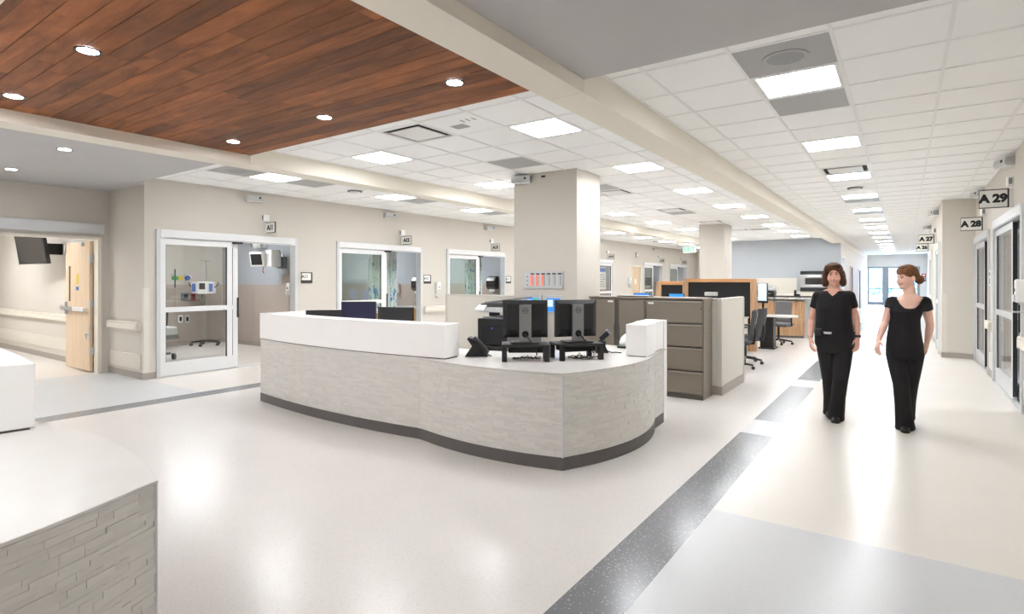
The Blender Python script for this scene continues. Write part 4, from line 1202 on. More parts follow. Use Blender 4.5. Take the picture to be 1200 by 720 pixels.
riser(r2c, a2, 'black plastic riser beside the small phone and scanner')
back_monitor((r1c[0], r1c[1]), a1, 0.92, 'black computer monitor with wide silver stand, back square to the tiled corner')
back_monitor((r2c[0]+0.01, r2c[1]+0.01), a2, 0.92, 'black computer monitor on a silver stand, turned slightly toward the end block')
tangle(r1c, a1, 'black cables lying under the riser of the square-on monitor', 1)
tangle(r2c, a2, 'black cables lying under the riser beside the scanner', 2)
# desk phone leaning behind the ledge end
t = thing('desk_phone', 'black desk phone standing behind the end of the white ledge', 'telephone', (-3.40, 4.24, 0.77), a1)
prof = [(-0.10, 0.0), (0.12, 0.0), (0.12, 0.02), (0.02, 0.15), (-0.06, 0.185), (-0.08, 0.17), (-0.03, 0.10)]
part('body', MB().loft([[(p, y, q) for p, q in prof] for y in (-0.09, 0.09)]), 'black_plastic', t, bev=0.006)
part('handset', MB().tube([(0.115, -0.11, 0.045), (0.09, -0.125, 0.09), (0.05, -0.125, 0.135), (-0.01, -0.115, 0.18)], [0.026, 0.018, 0.018, 0.026], 10), 'black_plastic', t, smooth=True)
part('display', MB().obox((0.03, 0.02, 0.143), (0.62, 0, -0.78), (0, 1, 0), (0.78, 0, 0.62), 0.03, 0.05, 0.003), 'mid_grey_plastic', t)
part('cord', MB().tube([(0.12, -0.11, 0.03), (0.16, -0.10, 0.008), (0.13, -0.03, 0.006), (0.10, 0.03, 0.006)], 0.004, 6), 'black_plastic', t, smooth=True)
# scanner and headset charger beside the block
t = thing('barcode_scanner', 'black handheld scanner in its cradle beside the end block', 'scanner', (-2.50, 5.13, 0.77), a1)
part('cradle', MB().loft([[(-0.06, -0.05, 0), (0.07, -0.05, 0), (0.07, 0.05, 0), (-0.06, 0.05, 0)], [(-0.05, -0.035, 0.07), (0.04, -0.035, 0.07), (0.04, 0.035, 0.07), (-0.05, 0.035, 0.07)], [(-0.01, -0.03, 0.12), (0.045, -0.03, 0.12), (0.045, 0.03, 0.12), (-0.01, 0.03, 0.12)]]), 'black_plastic', t, bev=0.006)
part('handle', MB().tube([(-0.03, 0, 0.07), (0.0, 0, 0.12), (0.02, 0, 0.15)], [0.022, 0.02, 0.022], 10), 'black_plastic', t, smooth=True)
part('head', MB().obox((0.03, 0, 0.17), (0.75, 0, 0.66), (0, 1, 0), (-0.66, 0, 0.75), 0.055, 0.03, 0.026), 'black_plastic', t, bev=0.01)
part('nose', MB().obox((0.075, 0, 0.208), (0.75, 0, 0.66), (0, 1, 0), (-0.66, 0, 0.75), 0.012, 0.034, 0.03), 'mid_grey_plastic', t, bev=0.006)
part('cable', MB().tube([(0.06, 0, 0.02), (0.10, -0.03, 0.006), (0.15, -0.01, 0.006), (0.19, -0.06, 0.006)], 0.005, 6), 'black_plastic', t, smooth=True)
t = thing('desk_lamp_telephone', 'white rounded telephone with black base beside the end block', 'telephone', (-2.46, 5.66, 0.77), a1)
t.name = 'white_telephone'
part('base', MB().prism([(0.10*math.cos(k*PI/8), 0.08*math.sin(k*PI/8)) for k in range(16)], 0, 0.02), 'black_plastic', t)
part('shell', MB().loft([[(x0+rr_*math.cos(2*PI*k/16)*0.85, rr_*math.sin(2*PI*k/16)*0.75, z) for k in range(16)] for rr_, z, x0 in ((0.085, 0.02, 0), (0.095, 0.06, 0.005), (0.09, 0.11, 0.02), (0.07, 0.145, 0.04), (0.03, 0.165, 0.055))]), 'white_plastic', t, smooth=True)
part('handset', MB().tube([(0.0, -0.05, 0.16), (0.06, -0.03, 0.185), (0.11, 0.0, 0.18)], [0.02, 0.015, 0.02], 10), 'black_plastic', t, smooth=True)

# monitors behind the ledge
def face_monitor(c, ang, z, scr, label, w=0.5, h=0.30, grey=False, faces=1):
    """monitor whose screen looks along local -y (faces=1) or away"""
    t = thing('computer_monitor', label, 'monitor', (c[0], c[1], z), ang)
    s = -1 if faces == 1 else 1
    part('base', MB().prism([(0.11*math.cos(k*PI/10), 0.08*math.sin(k*PI/10)) for k in range(20)], 0, 0.012), 'black_plastic', t)
    part('post', MB().box(-0.03, 0.03, -s*0.02, -s*0.045, 0.012, 0.25), 'monitor_grey' if grey else 'black_plastic', t, bev=0.004)
    part('casing', MB().box(-w/2, w/2, -0.02, 0.02, 0.11, 0.11+h), 'black_plastic', t, bev=0.005)
    part('screen', MB().box(-w/2+0.014, w/2-0.014, s*0.02, s*0.0212, 0.126, 0.11+h-0.014), scr, t)
    return t
face_monitor((-5.42, 4.50), 0.60, 0.77, 'screen_navy', 'monitor with a dark navy screen behind the white ledge', 0.42, 0.36)
face_monitor((-4.78, 4.50), 0.35, 0.77, 'screen_pale', 'black monitor seen from behind over the white ledge, grey stand', 0.44, 0.31, True, faces=-1)
face_monitor((-5.98, 4.42), 0.9, 0.77, 'screen_pale', 'low black monitor barely showing over the white ledge', 0.44, 0.245, False, faces=-1)

# ------------------------------------------------------------------ chairs
def office_chair(c, ang, fabric, label, group=None, z=0):
    """back looks along local +y, seat toward -y"""
    t = thing('office_chair', label, 'chair', (c[0], c[1], z), ang, group)
    def shell(pts, w0, w1, th):
        rings = []
        for i, (y, zz) in enumerate(pts):
            w_ = w0 + (w1-w0)*i/(len(pts)-1)
            rings.append([(-w_, y, zz), (-w_*0.5, y+0.02, zz), (w_*0.5, y+0.02, zz), (w_, y, zz), (w_*0.9, y+th, zz), (w_*0.45, y+th+0.022, zz), (-w_*0.45, y+th+0.022, zz), (-w_*0.9, y+th, zz)])
        return MB().loft(rings)
    bk = part('backrest', shell([(0.22, 0.50), (0.215, 0.56), (0.235, 0.66), (0.255, 0.78), (0.275, 0.90), (0.275, 0.97), (0.285, 1.0)], 0.19, 0.20, 0.05), fabric, t, smooth=True, bev=0.008)
    part('seat', MB().loft([[(sx*0.25*a, -0.24+0.25+sy*0.25*a, zz) for sx, sy in ((-1, -.8), (-.8, -1), (.8, -1), (1, -.8), (1, .8), (.8, 1), (-.8, 1), (-1, .8))] for a, zz in ((0.92, 0.42), (1.0, 0.44), (1.0, 0.485), (0.9, 0.505))]), fabric, t, smooth=False, bev=0.01)
    part('back_post', MB().tube([(0, 0.14, 0.42), (0, 0.30, 0.44), (0, 0.325, 0.60), (0, 0.315, 0.72)], 0.022, 10), 'dark_metal', t, smooth=True)
    part('gas_lift', MB().cyl((0, 0, 0.10), (0, 0, 0.42), 0.028, 0.024), 'dark_metal', t)
    for k in range(5):
        an = 2*PI*k/5 + 0.3
        e = (0.29*math.cos(an), 0.29*math.sin(an))
        lg = part('base_leg', MB().tube([(0, 0, 0.115), (e[0], e[1], 0.075)], [0.026, 0.016], 8), 'black_plastic', t)
        part('caster', MB().cyl((e[0]-0.018*math.sin(an), e[1]+0.018*math.cos(an), 0.03), (e[0]+0.018*math.sin(an), e[1]-0.018*math.cos(an), 0.03), 0.03, n=14), 'black_plastic', lg)
    for s in (-1, 1):
        ar = part('armrest', MB().box(s*0.24, s*0.31, -0.12, 0.14, 0.655, 0.685), 'black_plastic', t, bev=0.012)
        part('arm_post', MB().tube([(s*0.16, 0.02, 0.42), (s*0.285, 0.02, 0.44), (s*0.285, 0.02, 0.655)], 0.016, 8), 'black_plastic', ar, smooth=True)
    return t
office_chair((-3.35, 5.05), a1 + PI*0.02, 'grey_fabric', 'grey fabric office chair tucked inside the curved nurse station')

# ------------------------------------------------------------------ copier, divider and filing cabinets
t = thing('room_divider', 'low cream fabric divider left of the wide column', 'divider', (-5.5, 6.97, 0))
part('panel', MB().box(-6.19, -4.82, 6.945, 6.995, 0.06, 1.24), 'divider_fabric', t, True)
part('cap', MB().box(-6.20, -4.81, 6.935, 7.005, 1.24, 1.27), 'divider_trim', t, True, bev=0.004)
for x in (-6.20, -4.83): part('end_post', MB().box(x, x+0.04 if x < -6 else x+0.02, 6.937, 7.003, 0, 1.24), 'divider_trim', t, True)
part('base_rail', MB().box(-6.16, -4.83, 6.94, 7.0, 0, 0.06), 'divider_trim', t, True)
t = thing('copier', 'tall black office copier with tilted lid beside the divider', 'copier', (-4.70, 6.48, 0), 0.12)
part('paper_cabinet', MB().box(-0.30, 0.30, -0.28, 0.28, 0.02, 0.58), 'black_plastic', t, bev=0.01)
for z in (0.06, 0.23, 0.40): part('paper_drawer', MB().box(-0.28, 0.28, -0.292, -0.28, z, z+0.15), 'black_soft', t, bev=0.004)
part('engine', MB().box(-0.27, 0.27, -0.25, 0.27, 0.58, 0.96), 'black_plastic', t, bev=0.01)
part('front_door', MB().box(-0.20, 0.24, -0.262, -0.25, 0.60, 0.86), 'black_soft', t, bev=0.004)
part('logo', MB().cyl((-0.03, -0.2635, 0.83), (-0.03, -0.262, 0.83), 0.014), 'blue_plastic', t)
part('exit_tray', MB().box(-0.20, 0.24, -0.22, 0.2, 0.962, 0.985), 'mid_grey_plastic', t, bev=0.003)
part('scanner', MB().box(-0.25, 0.27, -0.23, 0.26, 1.05, 1.12), 'light_grey_plastic', t, bev=0.008)
for x in (-0.24, 0.2): part('side_post', MB().box(x, x+0.05, 0.02, 0.25, 0.985, 1.05), 'black_plastic', t)
part('lid', MB().loft([[(-0.26, -0.22, 1.12), (0.30, -0.22, 1.12), (0.30, 0.26, 1.12), (-0.26, 0.26, 1.12)], [(-0.24, -0.20, 1.17), (0.28, -0.20, 1.19), (0.28, 0.26, 1.19), (-0.24, 0.26, 1.17)]]), 'black_plastic', t, bev=0.006)
part('document_tray', MB().obox((0.06, 0.05, 1.215), (1, 0, 0.12), (0, 1, 0), (-0.12, 0, 1), 0.30, 0.17, 0.008), 'mid_grey_plastic', t)
part('control_panel', MB().obox((-0.20, -0.27, 1.11), (1, 0, 0), (0, 0.8, 0.5), (0, -0.5, 0.8), 0.07, 0.06, 0.01), 'white_plastic', t)

def handle_tab(parent, x, y, z):
    part('label_holder', MB().box(x, x+0.075, y-0.006, y, z, z+0.022), 'white_plastic', parent, True)
t = thing('storage_cabinet', 'taupe metal storage cabinet with two tall doors', 'cabinet', (-3.21, 7.25, 0))
part('body', MB().box(-3.62, -2.806, 7.075, 7.46, 0, 1.255), 'taupe_metal', t, True)
part('top', MB().box(-3.625, -2.804, 7.05, 7.465, 1.255, 1.275), 'taupe_metal', t, True, bev=0.003)
for k, (a, b) in enumerate(((-3.605, -3.235), (-3.175, -2.82))):
    dr = part('door', MB().box(a, b, 7.057, 7.075, 0.05, 1.235), 'taupe_metal', t, True, bev=0.003)
    if k == 0: handle_tab(dr, b-0.10, 7.057, 1.20)
    part('pull', MB().box((b-0.012) if k == 0 else a, b if k == 0 else a+0.012, 7.053, 7.057, 0.4, 0.9), 'taupe_gap', dr, True)
part('door_gap', MB().box(-3.235, -3.175, 7.068, 7.075, 0.05, 1.235), 'taupe_gap', t, True)
part('plinth', MB().box(-3.60, -2.82, 7.065, 7.075, 0.0, 0.045), 'taupe_gap', t, True)
t = thing('filing_cabinet', 'taupe metal lateral filing cabinet with four wide drawers', 'cabinet', (-2.42, 7.25, 0))
part('body', MB().box(-2.80, -2.05, 7.085, 7.46, 0, 1.255), 'taupe_metal', t, True)
part('top', MB().box(-2.803, -2.047, 7.05, 7.465, 1.255, 1.275), 'taupe_metal', t, True, bev=0.003)
z = 0.055
for k in range(4):
    h = 0.29
    dr = part('drawer', MB().box(-2.79, -2.06, 7.058, 7.085, z+0.012, z+h-0.016), 'taupe_metal', t, True, bev=0.004)
    part('pull_lip', MB().loft([[(-2.79, 7.046, z+h-0.02), (-2.79, 7.085, z+h-0.02), (-2.79, 7.085, z+h-0.004), (-2.79, 7.052, z+h-0.004)], [(-2.06, 7.046, z+h-0.02), (-2.06, 7.085, z+h-0.02), (-2.06, 7.085, z+h-0.004), (-2.06, 7.052, z+h-0.004)]]), 'taupe_metal', dr, True)
    part('shadow_gap', MB().box(-2.79, -2.06, 7.075, 7.085, z+h-0.004, z+h+0.01), 'taupe_gap', dr, True)
    if k == 3: handle_tab(dr, -2.76, 7.058, z+h-0.05)
    z += h+0.008
part('lock', MB().cyl((-2.075, 7.056, 1.14), (-2.075, 7.06, 1.14), 0.008), 'black_plastic', t, True)
part('plinth', MB().box(-2.80, -2.05, 7.07, 7.085, 0.0, 0.045), 'taupe_gap', t, True)
t = thing('end_divider', 'cream fabric end divider standing behind the filing cabinet', 'divider', (-2.0, 8.1, 0))
part('panel', MB().box(-2.00, -1.945, 7.62, 8.70, 0.12, 1.235), 'divider_fabric', t, True)
part('front_panel', MB().box(-2.25, -2.0, 7.52, 7.575, 0.12, 1.235), 'divider_fabric', t, True)
part('corner_post', MB().box(-2.0, -1.94, 7.515, 7.62, 0.10, 1.245), 'divider_trim', t, True, bev=0.006)
part('end_post', MB().box(-2.005, -1.935, 8.70, 8.735, 0.0, 1.245), 'divider_trim', t, True, bev=0.004)
part('cap', MB().box(-2.005, -1.935, 7.62, 8.70, 1.235, 1.26).box(-2.26, -1.94, 7.51, 7.62, 1.245, 1.26), 'divider_trim', t, True, bev=0.003)
part('base_rail', MB().box(-2.00, -1.935, 7.515, 8.70, 0.0, 0.115).box(-2.25, -2.0, 7.515, 7.58, 0, 0.115), 'vinyl_base', t, True)

# ------------------------------------------------------------------ panels on the wide column
t = thing('annunciator_panel', 'grey nurse call panel with red lit rows on the wide column', 'control panel', (-4.265, 6.885, 1.39))
part('frame', MB().box(-4.60, -3.93, 6.86, 6.885, 1.375, 1.63), 'light_grey_plastic', t, True, bev=0.006)
part('faceplate', MB().box(-4.58, -3.95, 6.856, 6.86, 1.395, 1.61), 'alu', t, True)
for i in range(6):
    x = -4.475 + i*0.092
    col = part('module', MB().box(x, x+0.07, 6.852, 6.856, 1.41, 1.575), 'light_grey_plastic', t, True)
    part('header_strip', MB().box(x+0.004, x+0.066, 6.850, 6.856, 1.58, 1.60), 'black_plastic', col, True)
    if i < 3: part('lit_row', MB().box(x+0.006, x+0.034, 6.850, 6.852, 1.42, 1.57), 'led_red', col, True)
    part('switch_row', MB().box(x+0.042, x+0.052, 6.850, 6.852, 1.42, 1.565), 'mid_grey_plastic', col, True)
for i in range(3): part('indicator', MB().cyl((-4.53, 6.852, 1.43+i*0.06), (-4.53, 6.856, 1.43+i*0.06), 0.012), 'mid_grey_plastic', t, True)
for x0, nm in ((-4.60, 'with a green mark'), (-4.245, 'with a blue page')):
    t = thing('touch_panel', 'wall touch screen %s on the wide column' % nm, 'screen', (x0+0.15, 6.885, 1.0))
    part('frame', MB().box(x0, x0+0.31, 6.86, 6.885, 1.02, 1.285), 'light_grey_plastic', t, True, bev=0.006)
    part('screen', MB().box(x0+0.045, x0+0.265, 6.857, 6.86, 1.05, 1.24), 'screen_blue', t, True)
    part('page', MB().box(x0+0.06, x0+0.15, 6.856, 6.857, 1.12, 1.22), 'screen_pale', t, True)
    if 'green' in nm: part('green_mark', MB().ell((x0+0.21, 6.8565, 1.215), 0.04, 0.001, 0.018), 'screen_green', t, True)
# ------------------------------------------------------------------ staff area beyond the cabinets
t = thing('workstation_partition', 'large wood framed black partition behind the filing cabinet', 'partition', (-3.31, 12.6, 0))
part('panel', MB().box(-3.98, -2.64, 12.59, 12.63, 0.15, 1.455), 'black_soft', t, True)
part('post', MB().box(-4.07, -3.98, 12.54, 12.68, 0, 1.53), 'oak_vertical', t, True, bev=0.003)
part('post', MB().box(-2.66, -2.55, 12.54, 12.68, 0, 1.53), 'oak_vertical', t, True, bev=0.003)
part('top_rail', MB().box(-3.98, -2.66, 12.54, 12.68, 1.455, 1.53), 'shelf_wood', t, True, bev=0.003)
part('bottom_rail', MB().box(-3.98, -2.66, 12.56, 12.66, 0.0, 0.15), 'shelf_wood', t, True)
t = thing('workstation_partition', 'smaller wood framed black partition beside the large one', 'partition', (-5.0, 14.2, 0))
part('panel', MB().box(-5.18, -4.62, 14.19, 14.23, 0.15, 1.38), 'black_soft', t, True)
part('post', MB().box(-5.30, -5.18, 14.14, 14.28, 0, 1.47), 'oak_vertical', t, True, bev=0.003)
part('post', MB().box(-4.62, -4.50, 14.14, 14.28, 0, 1.47), 'oak_vertical', t, True, bev=0.003)
part('top_rail', MB().box(-5.18, -4.62, 14.14, 14.28, 1.38, 1.47), 'shelf_wood', t, True, bev=0.003)
part('bottom_rail', MB().box(-5.18, -4.62, 14.16, 14.26, 0, 0.15), 'shelf_wood', t, True)
t = thing('desk', 'white worktop along the large black partition', 'desk', (-3.5, 12.1, 0))
part('top', MB().box(-4.95, -2.68, 11.72, 12.52, 0.70, 0.73), 'desk_top', t, True, bev=0.003)
for x in (-4.92, -2.73): part('end_panel', MB().box(x, x+0.03, 11.76, 12.5, 0, 0.70), 'divider_trim', t, True)
def desk_monitor(px0, px1, py, y, scr, label, bottom=0.73):
    a = at_y(px0, py, y); b = at_y(px1, py, y)
    w = b.x-a.x; h = min(0.34, a.z-bottom-0.11)
    t = thing('computer_monitor', label, 'monitor', ((a.x+b.x)/2, y, bottom))
    part('base', MB().prism([(0.11*math.cos(k*PI/10), 0.08*math.sin(k*PI/10)) for k in range(20)], 0, 0.012), 'black_plastic', t)
    top = a.z-bottom
    part('post', MB().box(-0.03, 0.03, 0.02, 0.045, 0.012, top-0.05), 'black_plastic', t)
    part('casing', MB().box(-w/2, w/2, -0.02, 0.02, top-h, top), 'black_plastic', t, bev=0.005)
    part('screen', MB().box(-w/2+0.014, w/2-0.014, -0.0215, -0.02, top-h+0.016, top-0.012), scr, t)
desk_monitor(743, 762, 343.5, 11.9, 'screen_blue', 'monitor with bright blue screen behind the storage cabinet')
desk_monitor(784, 802, 344.0, 12.0, 'screen_blue', 'monitor with blue screen in front of the partition edge')
t = thing('document_camera', 'small silver desk device in front of the large partition', 'device', (-3.32, 12.0, 0.73))
part('base', MB().box(-0.10, 0.10, -0.07, 0.07, 0, 0.03), 'black_plastic', t, bev=0.006)
part('neck', MB().tube([(0, 0, 0.03), (0, 0.02, 0.25), (0, 0, 0.46)], 0.02, 10), 'dark_metal', t, smooth=True)
part('head', MB().box(-0.12, 0.13, -0.06, 0.06, 0.44, 0.52), 'steel', t, bev=0.015)
t = thing('open_binder', 'dark flat tray with pale papers on the storage cabinet', 'tray', (-3.05, 7.25, 1.275))
part('tray', MB().box(-0.20, 0.24, -0.08, 0.12, 0, 0.012), 'dark_metal', t, bev=0.002)
part('papers', MB().box(-0.18, 0.22, -0.06, 0.10, 0.012, 0.018), 'white_plastic', t)
office_chair((-2.36, 9.95), -PI/2+0.15, 'charcoal_fabric', 'dark grey office chair close behind the cream end divider')
office_chair((-2.36, 10.72), -PI/2-0.1, 'charcoal_fabric', 'dark grey office chair facing the large black partition')
office_chair((-2.42, 14.35), 2.9+PI, 'grey_fabric', 'grey office chair at the rounded white table')
# desk with rounded white top on black pedestal
t = thing('side_table', 'rounded white table on a black pedestal by the partition', 'table', (-2.4, 13.35, 0))
kid = []
for k in range(24):
    an = 2*PI*k/24
    kid.append((-2.28 + 0.42*math.cos(an), 13.35 + 0.30*math.sin(an)*(1+0.25*math.cos(an))))
part('top', MB().prism(kid, 0.70, 0.735), 'desk_top', t, True, bev=0.004)
part('pedestal', MB().box(-2.60, -2.33, 13.20, 13.52, 0.03, 0.70), 'black_plastic', t, True, bev=0.01)
part('foot', MB().box(-2.63, -2.30, 13.16, 13.56, 0, 0.03), 'black_plastic', t, True)
t = thing('screen_arm_monitor', 'upright monitor with pale screen standing on the rounded table', 'monitor', (-2.56, 13.3, 0.735))
t.name = 'computer_monitor'
part('base', MB().prism([(0.09*math.cos(k*PI/10), 0.07*math.sin(k*PI/10)) for k in range(20)], 0, 0.012), 'black_plastic', t)
part('post', MB().box(-0.02, 0.02, 0.01, 0.04, 0.012, 0.42), 'black_plastic', t)
part('casing', MB().obox((0, 0, 0.48), (0.9, -0.45, 0), (0.45, 0.9, 0), (0, 0, 1), 0.12, 0.018, 0.22), 'black_plastic', t, bev=0.004)
part('screen', MB().obox((-0.0085, -0.017, 0.50), (0.9, -0.45, 0), (0.45, 0.9, 0), (0, 0, 1), 0.108, 0.001, 0.19), 'screen_pale', t)
# reception counter with wood front
t = thing('reception_counter', 'wood fronted counter with grey rounded end by the blue wall', 'counter', (-2.9, 16.2, 0))
fp = [(-3.98, 16.05), (-3.4, 16.0), (-2.8, 16.0), (-2.35, 16.05), (-2.10, 16.15)]
for i in range(len(fp)-1):
    a, b = fp[i], fp[i+1]
    for z0, z1 in ((0.06, 0.50), (0.506, 0.96)):
        part('wood_panel', ribbon([(a[0]+0.003, a[1]), (b[0]-0.003, b[1])], z0, z1, -0.03, 0.0), 'oak_vertical', t, True)
part('toe_kick', ribbon(fp, 0.0, 0.055, -0.06, -0.01), 'toe_kick', t, True)
part('rounded_end', MB().loft([[(-2.10+0.14*math.sin(k*PI/8), 16.29-0.14*math.cos(k*PI/8), z) for k in range(9)] + [(-2.14, 16.43, z), (-2.14, 16.15, z)] for z in (0, 1.02)]), 'steel', t, True, smooth=False)
part('body', MB().prism([(p[0], p[1]+0.035) for p in fp] + [(-2.14, 16.6), (-3.98, 16.6)], 0.0, 1.0), 'mid_grey_plastic', t, True)
part('top', MB().prism([(-3.99, 15.92), (-3.4, 15.87), (-2.8, 15.87), (-2.3, 15.93), (-1.95, 16.08), (-1.93, 16.45), (-2.2, 16.62), (-3.99, 16.62)], 1.055, 1.09), 'dark_metal', t, True, bev=0.003)
for x in (-3.8, -3.35, -2.9, -2.55, -2.25): part('stand_off', MB().box(x, x+0.10, 16.02, 16.12, 1.0, 1.055), 'white_plastic', t, True)
t = thing('desk_printer', 'black desktop printer on the wood fronted counter', 'printer', (-3.05, 16.3, 1.09))
part('body', MB().box(-0.22, 0.22, -0.18, 0.18, 0, 0.14), 'black_plastic', t, bev=0.02)
part('lid', MB().obox((0, 0.02, 0.17), (1, 0, 0), (0, 1, 0.25), (0, -0.25, 1), 0.2, 0.15, 0.012), 'mid_grey_plastic', t, bev=0.006)
part('paper', MB().box(-0.13, 0.13, -0.26, -0.12, 0.05, 0.056), 'white_plastic', t)
t = thing('counter_phone', 'black phone at the end of the wood fronted counter', 'telephone', (-2.3, 16.28, 1.09))
part('body', MB().box(-0.07, 0.07, -0.08, 0.08, 0, 0.05), 'black_plastic', t, bev=0.01)
part('handset', MB().box(-0.06, -0.02, -0.09, 0.09, 0.05, 0.15), 'black_plastic', t, bev=0.01)
# counter and appliances along the blue wall
t = thing('wall_counter', 'low cream counter with pale backsplash along the blue wall', 'counter', (-3.5, 23.2, 0))
part('backsplash', MB().box(-4.75, -3.33, 23.47, 23.5, 1.08, 1.58), 'divider_fabric', t, True)
part('cabinet', MB().box(-4.80, -1.95, 22.9, 23.47, 0, 1.03), 'rail_cream', t, True)
part('worktop', MB().box(-4.82, -1.93, 22.86, 23.47, 1.03, 1.08), 'divider_trim', t, True)
part('toe_kick', MB().box(-4.80, -1.95, 22.89, 22.9, 0, 0.1), 'toe_kick', t, True)
for i in range(5): part('door', MB().box(-4.77+i*0.565, -4.225+i*0.565, 22.885, 22.9, 0.12, 1.0), 'rail_cream', t, True, bev=0.004)
t = thing('microwave', 'steel microwave between black bands beside the blue wall', 'microwave', (-2.55, 23.2, 1.08))
part('lower_band', MB().box(-3.14, -1.95, 22.95, 23.45, 1.08, 1.23), 'black_plastic', t, True)
part('body', MB().box(-3.14, -1.95, 22.95, 23.45, 1.23, 1.70), 'steel', t, True, bev=0.006)
part('window', MB().box(-2.98, -2.25, 22.943, 22.95, 1.34, 1.58), 'smoke_plastic', t, True)
part('display', MB().box(-2.9, -2.5, 22.943, 22.95, 1.62, 1.67), 'white_plastic', t, True)
part('handle', MB().cyl((-2.95, 22.91, 1.30), (-2.2, 22.91, 1.30), 0.012).cyl((-2.9, 22.91, 1.30), (-2.9, 22.95, 1.30), 0.008).cyl((-2.25, 22.91, 1.30), (-2.25, 22.95, 1.30), 0.008), 'steel', t, True)
part('upper_band', MB().box(-3.14, -1.95, 22.95, 23.45, 1.70, 1.83), 'black_plastic', t, True)
for i, x in enumerate((-4.66, -4.43, -4.20)):
    t = thing('glove_box', 'pale box in a row of three on the cream counter', 'box', (x, 23.3, 1.08), group='boxes on the cream counter')
    part('carton', MB().box(-0.09, 0.09, -0.05, 0.05, 0, 0.22), 'light_grey_plastic', t)
    part('opening', MB().ell((0, -0.0505, 0.12), 0.045, 0.002, 0.04), 'mid_grey_plastic', t)
solo('switch_plate', MB().box(-4.05, -4.043, 16.1, 16.2, 1.95, 2.1), 'light_grey_plastic', 'small switch plate on the slimmer column', 'switch')

# ------------------------------------------------------------------ inside the patient rooms
def sink_unit(y1, x0, label, tap=True):
    """counter with wood front and basin taps against the side wall y = y1"""
    t = thing('sink_counter', label, 'sink', (x0+0.45, y1-0.3, 0))
    part('cabinet', MB().box(x0, x0+1.1, y1-0.52, y1-0.02, 0.1, 0.80), 'orange_wood', t, True)
    part('door', MB().box(x0+0.02, x0+0.54, y1-0.535, y1-0.52, 0.12, 0.66), 'shelf_wood', t, True, bev=0.003)
    part('door', MB().box(x0+0.56, x0+1.08, y1-0.535, y1-0.52, 0.12, 0.66), 'shelf_wood', t, True, bev=0.003)
    part('apron', MB().box(x0-0.02, x0+1.11, y1-0.56, y1-0.52, 0.68, 0.80), 'orange_wood', t, True)
    part('worktop', MB().box(x0-0.03, x0+1.12, y1-0.58, y1-0.015, 0.80, 0.84), 'desk_top', t, True, bev=0.004)
    part('basin', MB().box(x0+0.3, x0+0.8, y1-0.45, y1-0.12, 0.8405, 0.844), 'light_grey_plastic', t, True)
    part('kick', MB().box(x0, x0+1.1, y1-0.47, y1-0.02, 0, 0.1), 'toe_kick', t, True)
    f = part('faucet', MB().tube([(x0+0.55, y1-0.09, 0.84), (x0+0.55, y1-0.09, 1.06), (x0+0.55, y1-0.12, 1.13), (x0+0.55, y1-0.2, 1.14), (x0+0.55, y1-0.24, 1.08)], 0.012, 10), 'chrome', t, True, smooth=True)
    for s in (-0.11, 0.11): part('lever', MB().cyl((x0+0.55+s, y1-0.09, 0.84), (x0+0.55+s, y1-0.09, 0.92), 0.014).box(x0+0.54+s, x0+0.56+s, y1-0.18, y1-0.08, 0.92, 0.932), 'chrome', f, True)
sink_unit(7.118, -10.68, 'sink counter with wood front inside room A11')
sink_unit(10.402, -10.68, 'sink counter with wood front inside room A12')
sink_unit(13.708, -10.68, 'sink counter with wood front inside room A13')
def soap(x, y1, z, label):
    t = thing('soap_dispenser', label, 'dispenser', (x, y1, z))
    part('housing', MB().box(x-0.06, x+0.06, y1-0.10, y1-0.012, z-0.12, z+0.14), 'white_plastic', t, True, bev=0.02)
    part('push_bar', MB().box(x-0.045, x+0.045, y1-0.125, y1-0.10, z-0.11, z-0.02), 'light_grey_plastic', t, True, bev=0.008)
    part('window', MB().cyl((x, y1-0.103, z+0.03), (x, y1-0.10, z+0.03), 0.022), 'smoke_plastic', t, True)
soap(-10.75, 7.118, 1.30, 'white soap dispenser on the side wall of room A11')
soap(-10.95, 10.402, 1.28, 'white soap dispenser on the side wall of room A12')
def towel(x, y1, z, label):
    t = thing('towel_dispenser', label, 'dispenser', (x, y1, z))
    prof = [(0, -0.19), (-0.16, -0.19), (-0.22, -0.12), (-0.22, 0.06), (-0.17, 0.16), (-0.08, 0.2), (0, 0.2)]
    part('cover', MB().loft([[(x+s, y1-0.012+p, z+q) for p, q in prof] for s in (-0.16, 0.16)]), 'smoke_plastic', t, True, bev=0.012)
    part('paper', MB().box(x-0.10, x+0.10, y1-0.15, y1-0.145, z-0.27, z-0.18), 'white_plastic', t, True)
    part('label_panel', MB().box(x-0.12, x+0.12, y1-0.236, y1-0.233, z-0.06, z+0.02), 'black_plastic', t, True)
towel(-10.10, 10.402, 1.42, 'dark towel dispenser on the side wall of room A12')
towel(-10.25, 13.708, 1.42, 'dark towel dispenser on the side wall of room A13')
towel(-10.2, 26.29, 1.42, 'dark towel dispenser on the side wall of room A15')
